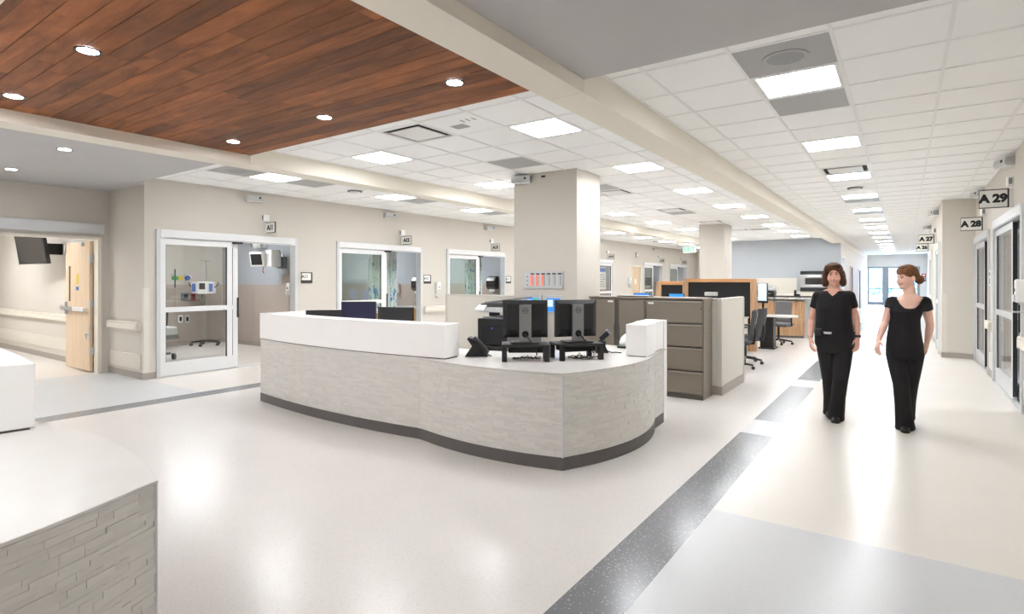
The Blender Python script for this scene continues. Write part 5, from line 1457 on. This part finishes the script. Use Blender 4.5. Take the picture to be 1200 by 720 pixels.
# monitor on the side wall of A11
c = at_y(302, 304, 6.62)
t = thing('patient_monitor', 'white bedside monitor on a swivel wall mount in room A11', 'monitor', (c.x, 6.9, c.z-0.2))
u = Vector((0.95, 0.3, 0)).normalized(); n = Vector((0.3, -0.95, -0.2)).normalized(); v = u.cross(n); v = v if v.z > 0 else -v
part('casing', MB().obox(c, u, n, v, 0.175, 0.04, 0.155), 'white_plastic', t, True, bev=0.02)
part('screen', MB().obox(c + n*0.0405, u, n, v, 0.14, 0.002, 0.115), 'black_plastic', t, True)
part('module_case', MB().box(c.x+0.10, c.x+0.34, 6.72, 6.95, c.z-0.16, c.z+0.20), 'white_plastic', t, True, bev=0.02)
part('mount', MB().box(c.x+0.17, c.x+0.27, 6.93, 7.13, c.z-0.19, c.z+0.06), 'mid_grey_plastic', t, True, bev=0.01)
part('cable', MB().tube([(c.x+0.05, 6.72, c.z-0.16), (c.x+0.02, 6.72, c.z-0.24), (c.x+0.03, 6.74, c.z-0.3)], 0.012, 8), 'red_plastic', t, True, smooth=True)
part('side_cable', MB().tube([(c.x+0.33, 6.9, c.z+0.18), (c.x+0.42, 6.95, c.z+0.12), (c.x+0.40, 7.0, c.z-0.1), (c.x+0.3, 7.0, c.z-0.22)], 0.01, 8), 'mid_grey_plastic', t, True, smooth=True)
c2 = at_y(302, 288, 7.0)
t = thing('wall_camera', 'white camera with two round lenses above the bedside monitor', 'camera', (c2.x, 7.12, c2.z-0.05))
part('base', MB().box(c2.x-0.06, c2.x+0.16, 7.03, 7.13, c2.z-0.05, c2.z+0.05), 'white_plastic', t, True, bev=0.02)
part('head', MB().ell((c2.x-0.05, 6.98, c2.z), 0.11, 0.08, 0.07), 'white_plastic', t, True, smooth=True)
part('lens', MB().cyl((c2.x-0.09, 6.90, c2.z), (c2.x-0.07, 6.95, c2.z), 0.035), 'black_plastic', t, True)
part('side_lens', MB().cyl((c2.x+0.14, 6.95, c2.z-0.02), (c2.x+0.14, 7.02, c2.z-0.02), 0.05), 'light_grey_plastic', t, True)
solo('patch_panel', MB().box(at_y(331, 340, 7.118).x, at_y(342, 340, 7.118).x, 7.10, 7.118, 1.40, at_y(335, 322, 7.118).z), 'wainscot', 'taupe wall patch above the soap dispenser in room A11', 'wall panel')
# gas outlets, boxes and outlets on the back wall of A11
BW = -13.588
for k, (px, py, m, lab) in enumerate(((204, 326, 'green_plastic', 'green'), (210.5, 326, 'yellow_plastic', 'yellow'), (219, 326, 'blue_plastic', 'white and blue'))):
    c = at_x(px, py, BW)
    t = thing('gas_outlet', lab + ' medical gas outlet on the back wall of room A11', 'gas outlet', (BW, c.y, c.z-0.08))
    part('plate', MB().box(BW, BW+0.02, c.y-0.058, c.y+0.058, c.z-0.09, c.z+0.09), 'light_grey_plastic', t, True)
    part('port', MB().cyl((BW+0.02, c.y, c.z), (BW+0.06, c.y, c.z), 0.055), m, t, True)
    if lab == 'white and blue': part('side_port', MB().cyl((BW+0.02, c.y+0.05, c.z+0.03), (BW+0.05, c.y+0.05, c.z+0.03), 0.035), 'white_plastic', t, True)
    if lab == 'green': part('hose_stem', MB().cyl((BW+0.05, c.y, c.z-0.22), (BW+0.05, c.y, c.z+0.2), 0.012), 'dark_metal', t, True)
for px, py, m, w_, lab in ((217, 347.5, 'mid_grey_plastic', 0.09, 'grey wall box on the back wall of room A11'), (226, 348, 'red_plastic', 0.05, 'red outlet on the back wall of room A11'), (211, 374, 'white_plastic', 0.05, 'white outlet beside the bed rail in room A11'), (219, 374, 'light_grey_plastic', 0.05, 'pale switch under the grey wall box in room A11')):
    c = at_x(px, py, BW)
    t = thing('wall_outlet', lab, 'outlet', (BW, c.y, c.z-0.07))
    part('plate', MB().box(BW, BW+0.025, c.y-w_, c.y+w_, c.z-0.085, c.z+0.085), m, t, True, bev=0.006)
    part('insert', MB().box(BW+0.025, BW+0.03, c.y-w_*0.5, c.y+w_*0.5, c.z-0.05, c.z+0.05), 'dark_metal', t, True)
# infusion pole with pump
b = Vector((-13.12, 6.50, 0))
t = thing('infusion_pole', 'steel infusion pole with white and blue pump in room A11', 'medical pole', b)
part('pole', MB().cyl((0, 0, 0.08), (0, 0, 1.95), 0.014), 'steel', t)
part('hooks', MB().tube([(-0.12, 0, 1.97), (-0.10, 0, 1.93), (0, 0, 1.95), (0.10, 0, 1.93), (0.12, 0, 1.97)], 0.007, 8).tube([(0, -0.12, 1.97), (0, -0.1, 1.93), (0, 0, 1.95), (0, 0.1, 1.93), (0, 0.12, 1.97)], 0.007, 8), 'steel', t, smooth=True)
for k in range(5):
    an = 2*PI*k/5+0.4
    lg = part('base_leg', MB().tube([(0, 0, 0.11), (0.30*math.cos(an), 0.30*math.sin(an), 0.085)], [0.022, 0.016], 8), 'dark_metal', t)
    part('caster', MB().cyl((0.30*math.cos(an)-0.02, 0.30*math.sin(an), 0.035), (0.30*math.cos(an)+0.02, 0.30*math.sin(an), 0.035), 0.035), 'black_plastic', lg)
pu = (0.8, 0.6, 0); pn = (0.6, -0.8, 0)
pc = Vector((0.05, -0.08, 1.33))
pm = part('pump', MB().obox(pc, pu, pn, (0, 0, 1), 0.12, 0.07, 0.14), 'white_plastic', t, bev=0.015)
part('pump_screen', MB().obox(pc + Vector(pn)*0.072 + Vector((0, 0, 0.03)), pu, pn, (0, 0, 1), 0.065, 0.002, 0.07), 'black_plastic', pm)
for s in (-1, 1):
    md = part('pump_module', MB().obox(pc + Vector(pu)*0.19*s, pu, pn, (0, 0, 1), 0.055, 0.06, 0.13), 'white_plastic', t, bev=0.012)
    part('module_door', MB().obox(pc + Vector(pu)*0.19*s + Vector(pn)*0.061, pu, pn, (0, 0, 1), 0.04, 0.003, 0.09), 'blue_plastic', md)
    part('clamp', MB().tube([pc + Vector(pu)*0.24*s, pc + Vector(pu)*0.31*s + Vector((0, 0, 0.05)), pc + Vector(pu)*0.33*s + Vector((0, 0, 0.12))], 0.012, 8), 'dark_metal', t, smooth=True)
part('line', MB().tube([pc + Vector((0, 0, -0.1)), pc + Vector((-0.2, 0.05, -0.25)), pc + Vector((-0.35, 0.15, -0.12)), pc + Vector((-0.4, 0.25, 0.0))], 0.006, 6), 'dark_metal', t, smooth=True)
# examination bed end
t = thing('patient_bed', 'edge of a patient bed behind the glass of room A11', 'bed', (-12.3, 4.7, 0))
part('frame', MB().box(-13.2, -11.2, 4.35, 5.05, 0.40, 0.47), 'mid_grey_plastic', t, True, bev=0.01)
part('mattress', MB().box(-13.2, -11.2, 4.37, 5.03, 0.47, 0.62), 'light_grey_plastic', t, True, bev=0.03)
part('side_rail', MB().tube([(-12.6, 5.08, 0.5), (-12.6, 5.10, 0.86), (-12.5, 5.10, 0.9), (-11.9, 5.10, 0.9), (-11.8, 5.10, 0.86), (-11.8, 5.08, 0.5)], 0.02, 8), 'dark_metal', t, True, smooth=True)
part('column', MB().box(-12.5, -11.9, 4.5, 4.9, 0.12, 0.40), 'mid_grey_plastic', t, True)
for x in (-13.1, -11.3):
    for y in (4.4, 5.0):
        part('caster', MB().cyl((x, y-0.02, 0.06), (x, y+0.02, 0.06), 0.06, n=16), 'black_plastic', t, True)
part('base', MB().box(-13.1, -11.3, 4.45, 4.95, 0.10, 0.14), 'mid_grey_plastic', t, True)
# privacy curtains with mesh tops, gathered
def curtain(x0, y0, x1, y1, label, folds=7):
    t = thing('privacy_curtain', label, 'curtain', ((x0+x1)/2, (y0+y1)/2, 0.4))
    a = Vector((x0, y0, 0)); b = Vector((x1, y1, 0)); u = (b-a); L = u.length; u = u/L; n = Vector((-u.y, u.x, 0))
    def cloth(z0, z1, amp):
        m = MB(); K = folds*8
        for z in (z0, (z0+z1)/2, z1):
            for k in range(K+1):
                p = a + u*L*k/K + n*amp*math.sin(2*PI*folds*k/K + 0.6*z)
                m.v.append((p.x, p.y, z))
        for r_ in range(2):
            for k in range(K): m.f.append((r_*(K+1)+k, r_*(K+1)+k+1, (r_+1)*(K+1)+k+1, (r_+1)*(K+1)+k))
        m.tone = [0.5]*len(m.f)
        return m
    cl = part('fabric', cloth(0.35, 1.98, 0.045), 'curtain_print', t, True, smooth=True)
    part('mesh_top', cloth(1.98, 2.62, 0.045), 'curtain_mesh', t, True, smooth=True)
    so = cl.modifiers.new('thick', 'SOLIDIFY'); so.thickness = 0.004
    part('track', MB().tube([a - u*0.3 + Vector((0, 0, 2.66)), b + u*0.3 + Vector((0, 0, 2.66))], 0.012, 8), 'alu', t, True)
    part('track_hanger', MB().cyl(a + Vector((0, 0, 2.66)), a + Vector((0, 0, 2.75)), 0.008).cyl(b + Vector((0, 0, 2.66)), b + Vector((0, 0, 2.75)), 0.008), 'alu', t, True)
curtain(-10.30, 8.85, -10.0, 9.45, 'blue and green leaf curtain gathered behind door A12')
curtain(-10.2, 12.25, -9.95, 12.7, 'green leaf curtain gathered behind door A13')
for y, nm in ((24.6, 'A15'), (28.2, 'A16')):
    t = thing('room_cabinet', 'grey-blue cabinet standing inside far room %s' % nm, 'cabinet', (-10.6, y, 0))
    part('body', MB().box(-11.0, -10.2, y-0.4, y+0.4, 0, 2.0), 'room_blue', t, True)
    part('door', MB().box(-10.2, -10.18, y-0.38, y-0.01, 0.1, 1.95), 'light_grey_plastic', t, True)
    part('door', MB().box(-10.2, -10.18, y+0.01, y+0.38, 0.1, 1.95), 'light_grey_plastic', t, True)
# ------------------------------------------------------------------ two people walking toward the desk
def fuse(name, mb, mt, parent, voxel=0.006, smooth=4, cut=None, thick=0.0):
    """one continuous surface from overlapping solids"""
    me = bpy.data.meshes.new(name)
    off = root_of(parent).location
    me.from_pydata([(v[0]-off[0], v[1]-off[1], v[2]-off[2]) for v in mb.v], [], mb.f)
    bm = bmesh.new(); bm.from_mesh(me); bmesh.ops.recalc_face_normals(bm, faces=bm.faces); bm.to_mesh(me); bm.free()
    ob = bpy.data.objects.new(name, me); COL.objects.link(ob)
    m = ob.modifiers.new('r', 'REMESH'); m.mode = 'VOXEL'; m.voxel_size = voxel
    if smooth:
        s = ob.modifiers.new('s', 'SMOOTH'); s.factor = 0.5; s.iterations = smooth
    dg = bpy.context.evaluated_depsgraph_get()
    out = bpy.data.meshes.new_from_object(ob.evaluated_get(dg))
    bpy.data.objects.remove(ob); bpy.data.meshes.remove(me)
    if cut:
        bm = bmesh.new(); bm.from_mesh(out)
        dead = [v for v in bm.verts if cut(v.co + off)]
        bmesh.ops.delete(bm, geom=dead, context='VERTS'); bm.to_mesh(out); bm.free()
    out.materials.clear(); out.materials.append(M[mt])
    out.polygons.foreach_set('use_smooth', [True]*len(out.polygons))
    out.name = name
    o = link(name, out, parent)
    if thick:
        sd = o.modifiers.new('t', 'SOLIDIFY'); sd.thickness = thick; sd.offset = -1
    return o
def ell_ring(c, rx, ry, n=24):
    return [(c.x+rx*math.cos(2*PI*k/n), c.y+ry*math.sin(2*PI*k/n)*(1.0), c.z) for k in range(n)]
def limb(mb, pts, rs, n=16):
    for i in range(len(pts)-1):
        mb.cyl(pts[i], pts[i+1], rs[i], rs[i+1], n)
        mb.ell(pts[i], rs[i], rs[i], rs[i], 14, 8)
    mb.ell(pts[-1], rs[-1], rs[-1], rs[-1], 14, 8)
def hand(mb, wrist, d, thumb, curl, size=1.0):
    """palm, four unequal bent fingers and a thumb leaving the side of the palm"""
    d = Vector(d).normalized(); s = Vector(thumb); s = (s - d*s.dot(d)).normalized(); n = Vector(curl); n = (n - d*n.dot(d) - s*n.dot(s)).normalized()
    w = Vector(wrist)
    rot = Matrix((s, n, d)).transposed()
    mb.ell(w + d*0.045*size, 0.038*size, 0.016*size, 0.054*size, 14, 10, rot)
    mb.ell(w + d*0.072*size, 0.040*size, 0.014*size, 0.026*size, 14, 10, rot)
    for i, (L, o) in enumerate(((0.072, 0.029), (0.082, 0.010), (0.076, -0.010), (0.058, -0.029))):
        a = w + d*0.085*size + s*o*size
        d1 = (d + n*0.25 + s*o*1.2).normalized(); d2 = (d + n*0.8).normalized(); d3 = (d*0.7 + n).normalized()
        b = a + d1*L*0.45*size; c = b + d2*L*0.32*size; e = c + d3*L*0.23*size
        limb(mb, [a, b, c, e], [0.0098*size, 0.0088*size, 0.008*size, 0.007*size], 10)
    a = w + d*0.028*size + s*0.030*size
    b = a + (s*0.75 + d*0.7 + n*0.2).normalized()*0.036*size
    c = b + (s*0.25 + d + n*0.35).normalized()*0.030*size
    limb(mb, [a, b, c], [0.013*size, 0.0105*size, 0.0085*size], 10)

def head_frame(c, face, tilt=0.0):
    f = Vector((face[0], face[1], face[2] if len(face) > 2 else 0)).normalized()
    r = f.cross(Vector((0, 0, 1))).normalized()
    u = r.cross(f).normalized()
    if tilt:
        q = Matrix.Rotation(tilt, 3, f); r = q @ r; u = q @ u
    Mx = Matrix((r, f, u)).transposed()
    return lambda x, y, z: Vector(c) + Mx @ Vector((x, y, z)), Mx

def person(sp):
    Yt = sp['y']
    ftc = sp['root']
    t = thing('person', sp['label'], 'person', ftc)
    P = lambda px, py, dy=0.0: at_y(px, py, Yt+dy)
    # --- torso rings, taken from the outline
    def torso(grow, rows):
        rings = []
        for py, a, b, ry, dy in rows:
            L = P(a, py, dy); Rr = P(b, py, dy); c = (L+Rr)/2
            rings.append(ell_ring(c, (Rr.x-L.x)/2 + grow, ry + grow))
        return MB().loft(rings)
    H, Mx = head_frame(P(*sp['head']), sp['face'], sp.get('tilt', 0))
    body = torso(-0.006, sp['torso'])
    # neck and head
    nb = P(*sp['neck'])
    limb(body, [nb + Vector((0, 0.015, -0.05)), nb + Vector((0, 0.012, 0.02)), H(0, -0.012, -0.07)], [0.066, 0.056, 0.052])
    for args in (((0, -0.015, 0.03), (0.073, 0.092, 0.088)), ((0, 0.030, -0.03), (0.061, 0.062, 0.084)), ((0, 0.052, -0.086), (0.034, 0.034, 0.030)),
                 ((-0.034, 0.058, -0.034), (0.028, 0.028, 0.032)), ((0.034, 0.058, -0.034), (0.028, 0.028, 0.032)),
                 ((-0.027, 0.080, 0.024), (0.022, 0.013, 0.009)), ((0.027, 0.080, 0.024), (0.022, 0.013, 0.009)),
                 ((-0.073, -0.005, -0.012), (0.009, 0.019, 0.031)), ((0.073, -0.005, -0.012), (0.009, 0.019, 0.031)), ((0, 0.086, -0.066), (0.026, 0.010, 0.014))):
        body.ell(H(*args[0]), *args[1], 20, 12, Mx)
    limb(body, [H(0, 0.088, 0.010), H(0, 0.103, -0.018), H(0, 0.112, -0.034)], [0.007, 0.0085, 0.012], 10)
    for s in (-1, 1): body.ell(H(s*0.012, 0.100, -0.038), 0.008, 0.009, 0.007, 10, 8, Mx)
    # arms and hands
    for arm in sp['arms']:
        S, E, W, Hd = [P(*q) for q in arm['pts']]
        limb(body, [S, S.lerp(E, 0.5), E, E.lerp(W, 0.3), W], [0.046, 0.041, 0.035, 0.036, 0.024])
        hand(body, W, Hd - W, arm['thumb'], arm['curl'], 1.0)
    # legs inside the trousers
    for leg in sp['legs']:
        hp, kn, an = [P(*q) for q in leg['pts']]
        limb(body, [hp, kn, an], [0.07, 0.048, 0.036])
    sk = fuse('body', body, sp['skin'], t, 0.0055, 3)
    # --- shirt
    sh = torso(0.010, sp['shirt'])
    for arm in sp['arms']:
        S, E = P(*arm['pts'][0]), P(*arm['pts'][1])
        sh.ell(S + Vector((0, 0, 0.004)), 0.056, 0.058, 0.056, 14, 8); sh.cyl(S + Vector((0, 0, 0.004)), S.lerp(E, sp['sleeve']), 0.056, sp['cuff'], 18)
        mid = P(*sp['neck'])
        limb(sh, [S.lerp(mid, 0.75) + Vector((0, 0, -0.055)), S], [0.050, 0.052])
    zc = P(*sp['neckline']); nz, nw, slope, shape = sp['neckpar']
    ctr = P(*sp['neck'])
    arms_cut = []
    for arm in sp['arms']:
        S, E = P(*arm['pts'][0]), P(*arm['pts'][1])
        arms_cut.append((S.lerp(E, sp['sleeve'] - 0.02), (E-S).normalized()))
    def cut(v):
        dx = abs(v.x - ctr.x)
        if v.z > ctr.z - 0.02 and dx < nw and v.y > ctr.y - 0.02 and v.z > ctr.z + 0.0: return True
        if v.y < ctr.y + 0.03 and dx < nw:
            q = dx/nw
            lim = zc.z + (nz*q if shape == 'v' else nz*q**2.6)
            if v.z > lim: return True
        return v.z < sp['hem']
    fuse('shirt', sh, 'shirt_black', t, 0.007, 5, cut, 0.006)
    # --- trousers
    pt = torso(0.014, sp['hips'])
    for leg in sp['legs']:
        hp, kn, an = [P(*q) for q in leg['pts']]
        lo = kn.lerp(an, 0.97)
        limb(pt, [hp, hp.lerp(kn, 0.5), kn, kn.lerp(an, 0.5), lo], leg['r'])
        pt.cyl(lo, an + (an-kn).normalized()*0.03, leg['r'][-1], leg['r'][-1]+0.006, 18)
    fuse('trousers', pt, 'pants_black', t, 0.007, 6)
    # --- shoes
    for leg in sp['legs']:
        a = P(*leg['pts'][2]); tz, pitch = leg['toe']
        fw = Vector((leg['dir'][0], leg['dir'][1], 0)).normalized()
        rg_ = Vector((fw.y, -fw.x, 0))
        m = MB(); rings = []
        for s, w_, h_ in ((-0.075, 0.022, 0.05), (-0.06, 0.033, 0.075), (-0.02, 0.036, 0.085), (0.04, 0.038, 0.07), (0.10, 0.043, 0.05), (0.145, 0.038, 0.04), (0.172, 0.018, 0.026)):
            base = Vector((a.x, a.y, 0)) + fw*s
            lift = max(0.0, (0.11 - s))*math.tan(pitch)
            z0 = 0.003 + lift
            rings.append([tuple(base + rg_*w_*math.cos(q*PI/8)*1.0 + Vector((0, 0, z0 + h_*(max(0.0, math.sin(q*PI/8))**0.7 if math.sin(q*PI/8) > 0 else 0)))) for q in range(16)])
        o = part('shoe', MB().loft(rings), 'shoe_black', t, True, smooth=True)
    # --- face
    for s in (-1, 1):
        e = part('eye', MB().ell(H(s*0.028, 0.083, 0.002), 0.0125, 0.008, 0.0062, 12, 8, Mx), 'eye_white', sk, True, smooth=True)
        part('iris', MB().ell(H(s*0.028, 0.0895, 0.002), 0.0062, 0.003, 0.0058, 10, 6, Mx), 'eye_dark', e, True, smooth=True) if False else part('iris', MB().ell(H(s*0.028, 0.0895, 0.002), 0.0062, 0.003, 0.0058, 10, 6, Mx), 'eye_dark', sk, True, smooth=True)
        part('eyebrow', MB().tube([H(s*0.011, 0.0945, 0.024), H(s*0.028, 0.0955, 0.029), H(s*0.046, 0.084, 0.024)], [0.003, 0.0035, 0.002], 6), sp['hair'], sk, True, smooth=True)
        part('eyelid', MB().tube([H(s*0.014, 0.0885, 0.006), H(s*0.028, 0.0925, 0.0105), H(s*0.043, 0.084, 0.006)], 0.0022, 6), 'eye_dark', sk, True, smooth=True)
    yy = 0.096
    part('upper_lip', MB().tube([H(-0.030, yy-0.017, -0.054), H(-0.012, yy-0.002, -0.0585), H(0, yy, -0.0595), H(0.012, yy-0.002, -0.0585), H(0.030, yy-0.017, -0.055)], [0.002, 0.0036, 0.004, 0.0036, 0.002], 8), 'lip', sk, True, smooth=True)
    part('lower_lip', MB().tube([H(-0.030, yy-0.017, -0.055), H(-0.014, yy-0.004, -0.066), H(0, yy-0.001, -0.0695), H(0.014, yy-0.004, -0.066), H(0.030, yy-0.017, -0.055)], [0.002, 0.004, 0.0048, 0.004, 0.002], 8), 'lip', sk, True, smooth=True)
    part('teeth', MB().ell(H(0, yy-0.004, -0.0625), 0.021, 0.006, 0.005, 14, 8, Mx), 'teeth', sk, True, smooth=True)
    # --- hair
    hb = MB()
    for args in sp['hair_shape']:
        hb.ell(H(*args[0]), *args[1], 20, 14, Mx)
    fuse('hair', hb, sp['hair'], t, 0.005, 3)
    return t, P, H, Mx

w1 = dict(y=6.90, label='woman with brown bob in black V-neck shirt and black trousers, walking', root=(-0.62, 6.86, 0),
    head=(977, 322.5), face=(0.10, -1, -0.03), tilt=0.05, neck=(977, 340), skin='skin_tan', hair='hair_brown',
    torso=[(338, 970, 984, 0.055, 0.01), (342, 961, 993, 0.075, 0.0), (346, 957, 997, 0.095, 0.0), (352, 956.5, 997.5, 0.108, 0), (365, 957.5, 997, 0.118, -0.01), (378, 957, 998, 0.112, 0), (390, 956, 999.5, 0.118, 0), (404, 956, 1000, 0.125, 0), (412, 962, 994, 0.10, 0)],
    shirt=[(341, 963, 991, 0.07, 0.005), (344, 958, 996, 0.09, 0.0), (350, 956.5, 997.5, 0.108, 0), (362, 957, 997, 0.125, -0.012), (372, 957.5, 997, 0.117, -0.005), (382, 956.5, 998.5, 0.118, 0), (391, 955.5, 1000, 0.124, 0)],
    hips=[(386, 957, 998.5, 0.112, 0), (394, 956, 1000, 0.118, 0), (404, 956.5, 1000.5, 0.128, 0.005), (413, 961, 996, 0.11, 0.005)],
    arms=[dict(pts=[(958.5, 347.5, 0), (951.5, 375, 0.05), (949.5, 396.5, -0.06), (951.5, 414, -0.13)], thumb=(0.3, -1, 0), curl=(0.6, 0, 0.2)),
          dict(pts=[(995.5, 347.5, 0), (1003.5, 375, 0.06), (1005, 396, 0.02), (1004.5, 414, -0.03)], thumb=(-0.4, -1, 0), curl=(-0.8, 0.2, 0.2))],
    legs=[dict(pts=[(968, 408, 0), (972, 446, -0.02), (973.5, 482, 0.27)], r=[0.092, 0.082, 0.070, 0.066, 0.075], toe=(0, 0.0), dir=(0.02, -1)),
          dict(pts=[(988.5, 408, 0), (985, 445, -0.12), (979.5, 487.5, 0.0)], r=[0.092, 0.085, 0.072, 0.070, 0.082], toe=(0, 0.0), dir=(0.05, -1))],
    sleeve=0.48, cuff=0.055, neckline=(977, 346.5), neckpar=(0.085, 0.085, 0, 'v'), hem=at_y(977, 390, 6.9).z,
    hair_shape=[((0, -0.026, 0.047), (0.095, 0.100, 0.090)), ((-0.078, -0.006, -0.035), (0.035, 0.064, 0.096)), ((0.078, -0.006, -0.035), (0.035, 0.064, 0.096)), ((0.095, 0.0, -0.075), (0.022, 0.045, 0.05)), ((-0.095, 0.0, -0.075), (0.022, 0.045, 0.05)), ((0, -0.075, -0.03), (0.075, 0.045, 0.085)),
                ((0.040, 0.052, 0.092), (0.042, 0.035, 0.026)), ((-0.025, 0.048, 0.100), (0.050, 0.034, 0.020)), ((0.062, 0.040, 0.050), (0.024, 0.030, 0.040)), ((-0.066, 0.036, 0.045), (0.018, 0.028, 0.042))])
t1, P1, H1, M1 = person(w1)
# belt, pouch, watch and bracelet
a = P1(956.5, 389.5); b = P1(999.5, 389.5); c = (a+b)/2
def oval(c, rx, ry, h, r, z=0):
    n = 32; m = MB()
    for rr_, zz in ((0, -h), (r, -h), (r, h), (0, h)):
        for k in range(n): m.v.append((c.x+(rx+rr_)*math.cos(2*PI*k/n), c.y+(ry+rr_)*math.sin(2*PI*k/n), c.z+zz))
    for i in range(4):
        for k in range(n): m.f.append((i*n+k, i*n+(k+1) % n, ((i+1) % 4)*n+(k+1) % n, ((i+1) % 4)*n+k))
    m.tone = [0.5]*len(m.f); return m
bl = part('belt', oval(c, (b.x-a.x)/2+0.020, 0.142, 0.010, 0.003), 'pants_black', t1, True)
q = P1(972.5, 389.3)
part('buckle', MB().box(q.x-0.045, q.x+0.03, c.y-0.152, c.y-0.144, c.z-0.013, c.z+0.013), 'chrome', bl, True, bev=0.004)
q = P1(960.5, 387.5)
part('pouch', MB().box(q.x-0.035, q.x+0.035, c.y-0.14, c.y-0.085, c.z-0.035, c.z+0.04), 'black_plastic', bl, True, bev=0.01)
wv = P1(1005, 394, 0.02)
part('wristwatch', oval(wv, 0.025, 0.025, 0.012, 0.005), 'black_plastic', t1, True)
wv = P1(949.6, 394, -0.05)
part('bracelet', oval(wv, 0.026, 0.026, 0.004, 0.004), 'chrome', t1, True)

w2 = dict(y=6.88, label='woman with tied-back hair in black scoop-neck top, head turned aside, walking', root=(0.03, 6.84, 0),
    head=(1062.5, 325.5), face=(-0.68, -0.73, -0.08), tilt=0.0, neck=(1066, 346), skin='skin_light', hair='hair_auburn',
    torso=[(344, 1059, 1073, 0.052, 0.01), (348, 1051, 1081, 0.070, 0.0), (352, 1046, 1085, 0.085, 0.0), (358, 1044, 1083, 0.098, 0), (366, 1043.5, 1080, 0.112, -0.012), (376, 1044, 1077.5, 0.10, 0), (387, 1042.5, 1078, 0.10, 0), (398, 1040.5, 1080, 0.112, 0), (410, 1039.5, 1081.5, 0.120, 0), (418, 1045, 1076, 0.10, 0)],
    shirt=[(347.5, 1053, 1080, 0.068, 0.003), (351, 1047, 1084.5, 0.083, 0.0), (357, 1044, 1083.5, 0.098, 0), (365, 1043, 1080.5, 0.118, -0.014), (374, 1043.5, 1077.5, 0.106, -0.004), (385, 1042, 1078, 0.104, 0), (397, 1040, 1080, 0.116, 0), (409, 1039, 1081.5, 0.124, 0)],
    hips=[(398, 1041, 1079.5, 0.108, 0), (406, 1040, 1081, 0.114, 0), (412, 1039.5, 1081.5, 0.120, 0.005), (420, 1043, 1078, 0.105, 0.005)],
    arms=[dict(pts=[(1045.5, 354, 0), (1037, 378, -0.02), (1029.5, 399, -0.16), (1026.5, 415, -0.24)], thumb=(0.5, -1, 0), curl=(0.7, 0.2, 0.3)),
          dict(pts=[(1084, 354.5, 0), (1090, 381, 0.10), (1086, 402, 0.14), (1080.5, 417, 0.10)], thumb=(-0.8, -0.6, 0), curl=(-0.4, 0.8, 0.1))],
    legs=[dict(pts=[(1050, 415, 0), (1056, 450, -0.12), (1060.5, 499, -0.02)], r=[0.090, 0.083, 0.072, 0.072, 0.083], toe=(0, 0.0), dir=(0.02, -1)),
          dict(pts=[(1071, 415, 0), (1067, 450, 0.0), (1063, 487, 0.30)], r=[0.090, 0.080, 0.068, 0.064, 0.070], toe=(0, 0.0), dir=(0.0, -1))],
    sleeve=0.32, cuff=0.056, neckline=(1063, 361), neckpar=(0.10, 0.105, 0, 'u'), hem=at_y(1060, 407.5, 6.88).z,
    hair_shape=[((0, -0.020, 0.046), (0.082, 0.099, 0.086)), ((-0.040, -0.108, -0.03), (0.044, 0.042, 0.046)), ((-0.068, -0.038, 0.008), (0.014, 0.040, 0.045)), ((0.068, -0.038, 0.008), (0.014, 0.040, 0.045)),
                ((0.046, 0.022, 0.060), (0.032, 0.045, 0.045)), ((-0.046, 0.022, 0.060), (0.032, 0.045, 0.045)), ((0, 0.03, 0.100), (0.05, 0.032, 0.025)), ((0, -0.08, 0.02), (0.066, 0.04, 0.06))])
t2, P2, H2, M2 = person(w2)
for s in (-1, 1): part('earring', MB().tube([H2(s*0.080, -0.002, -0.045), H2(s*0.082, 0.0, -0.075)], 0.004, 6), 'chrome', t2, True)
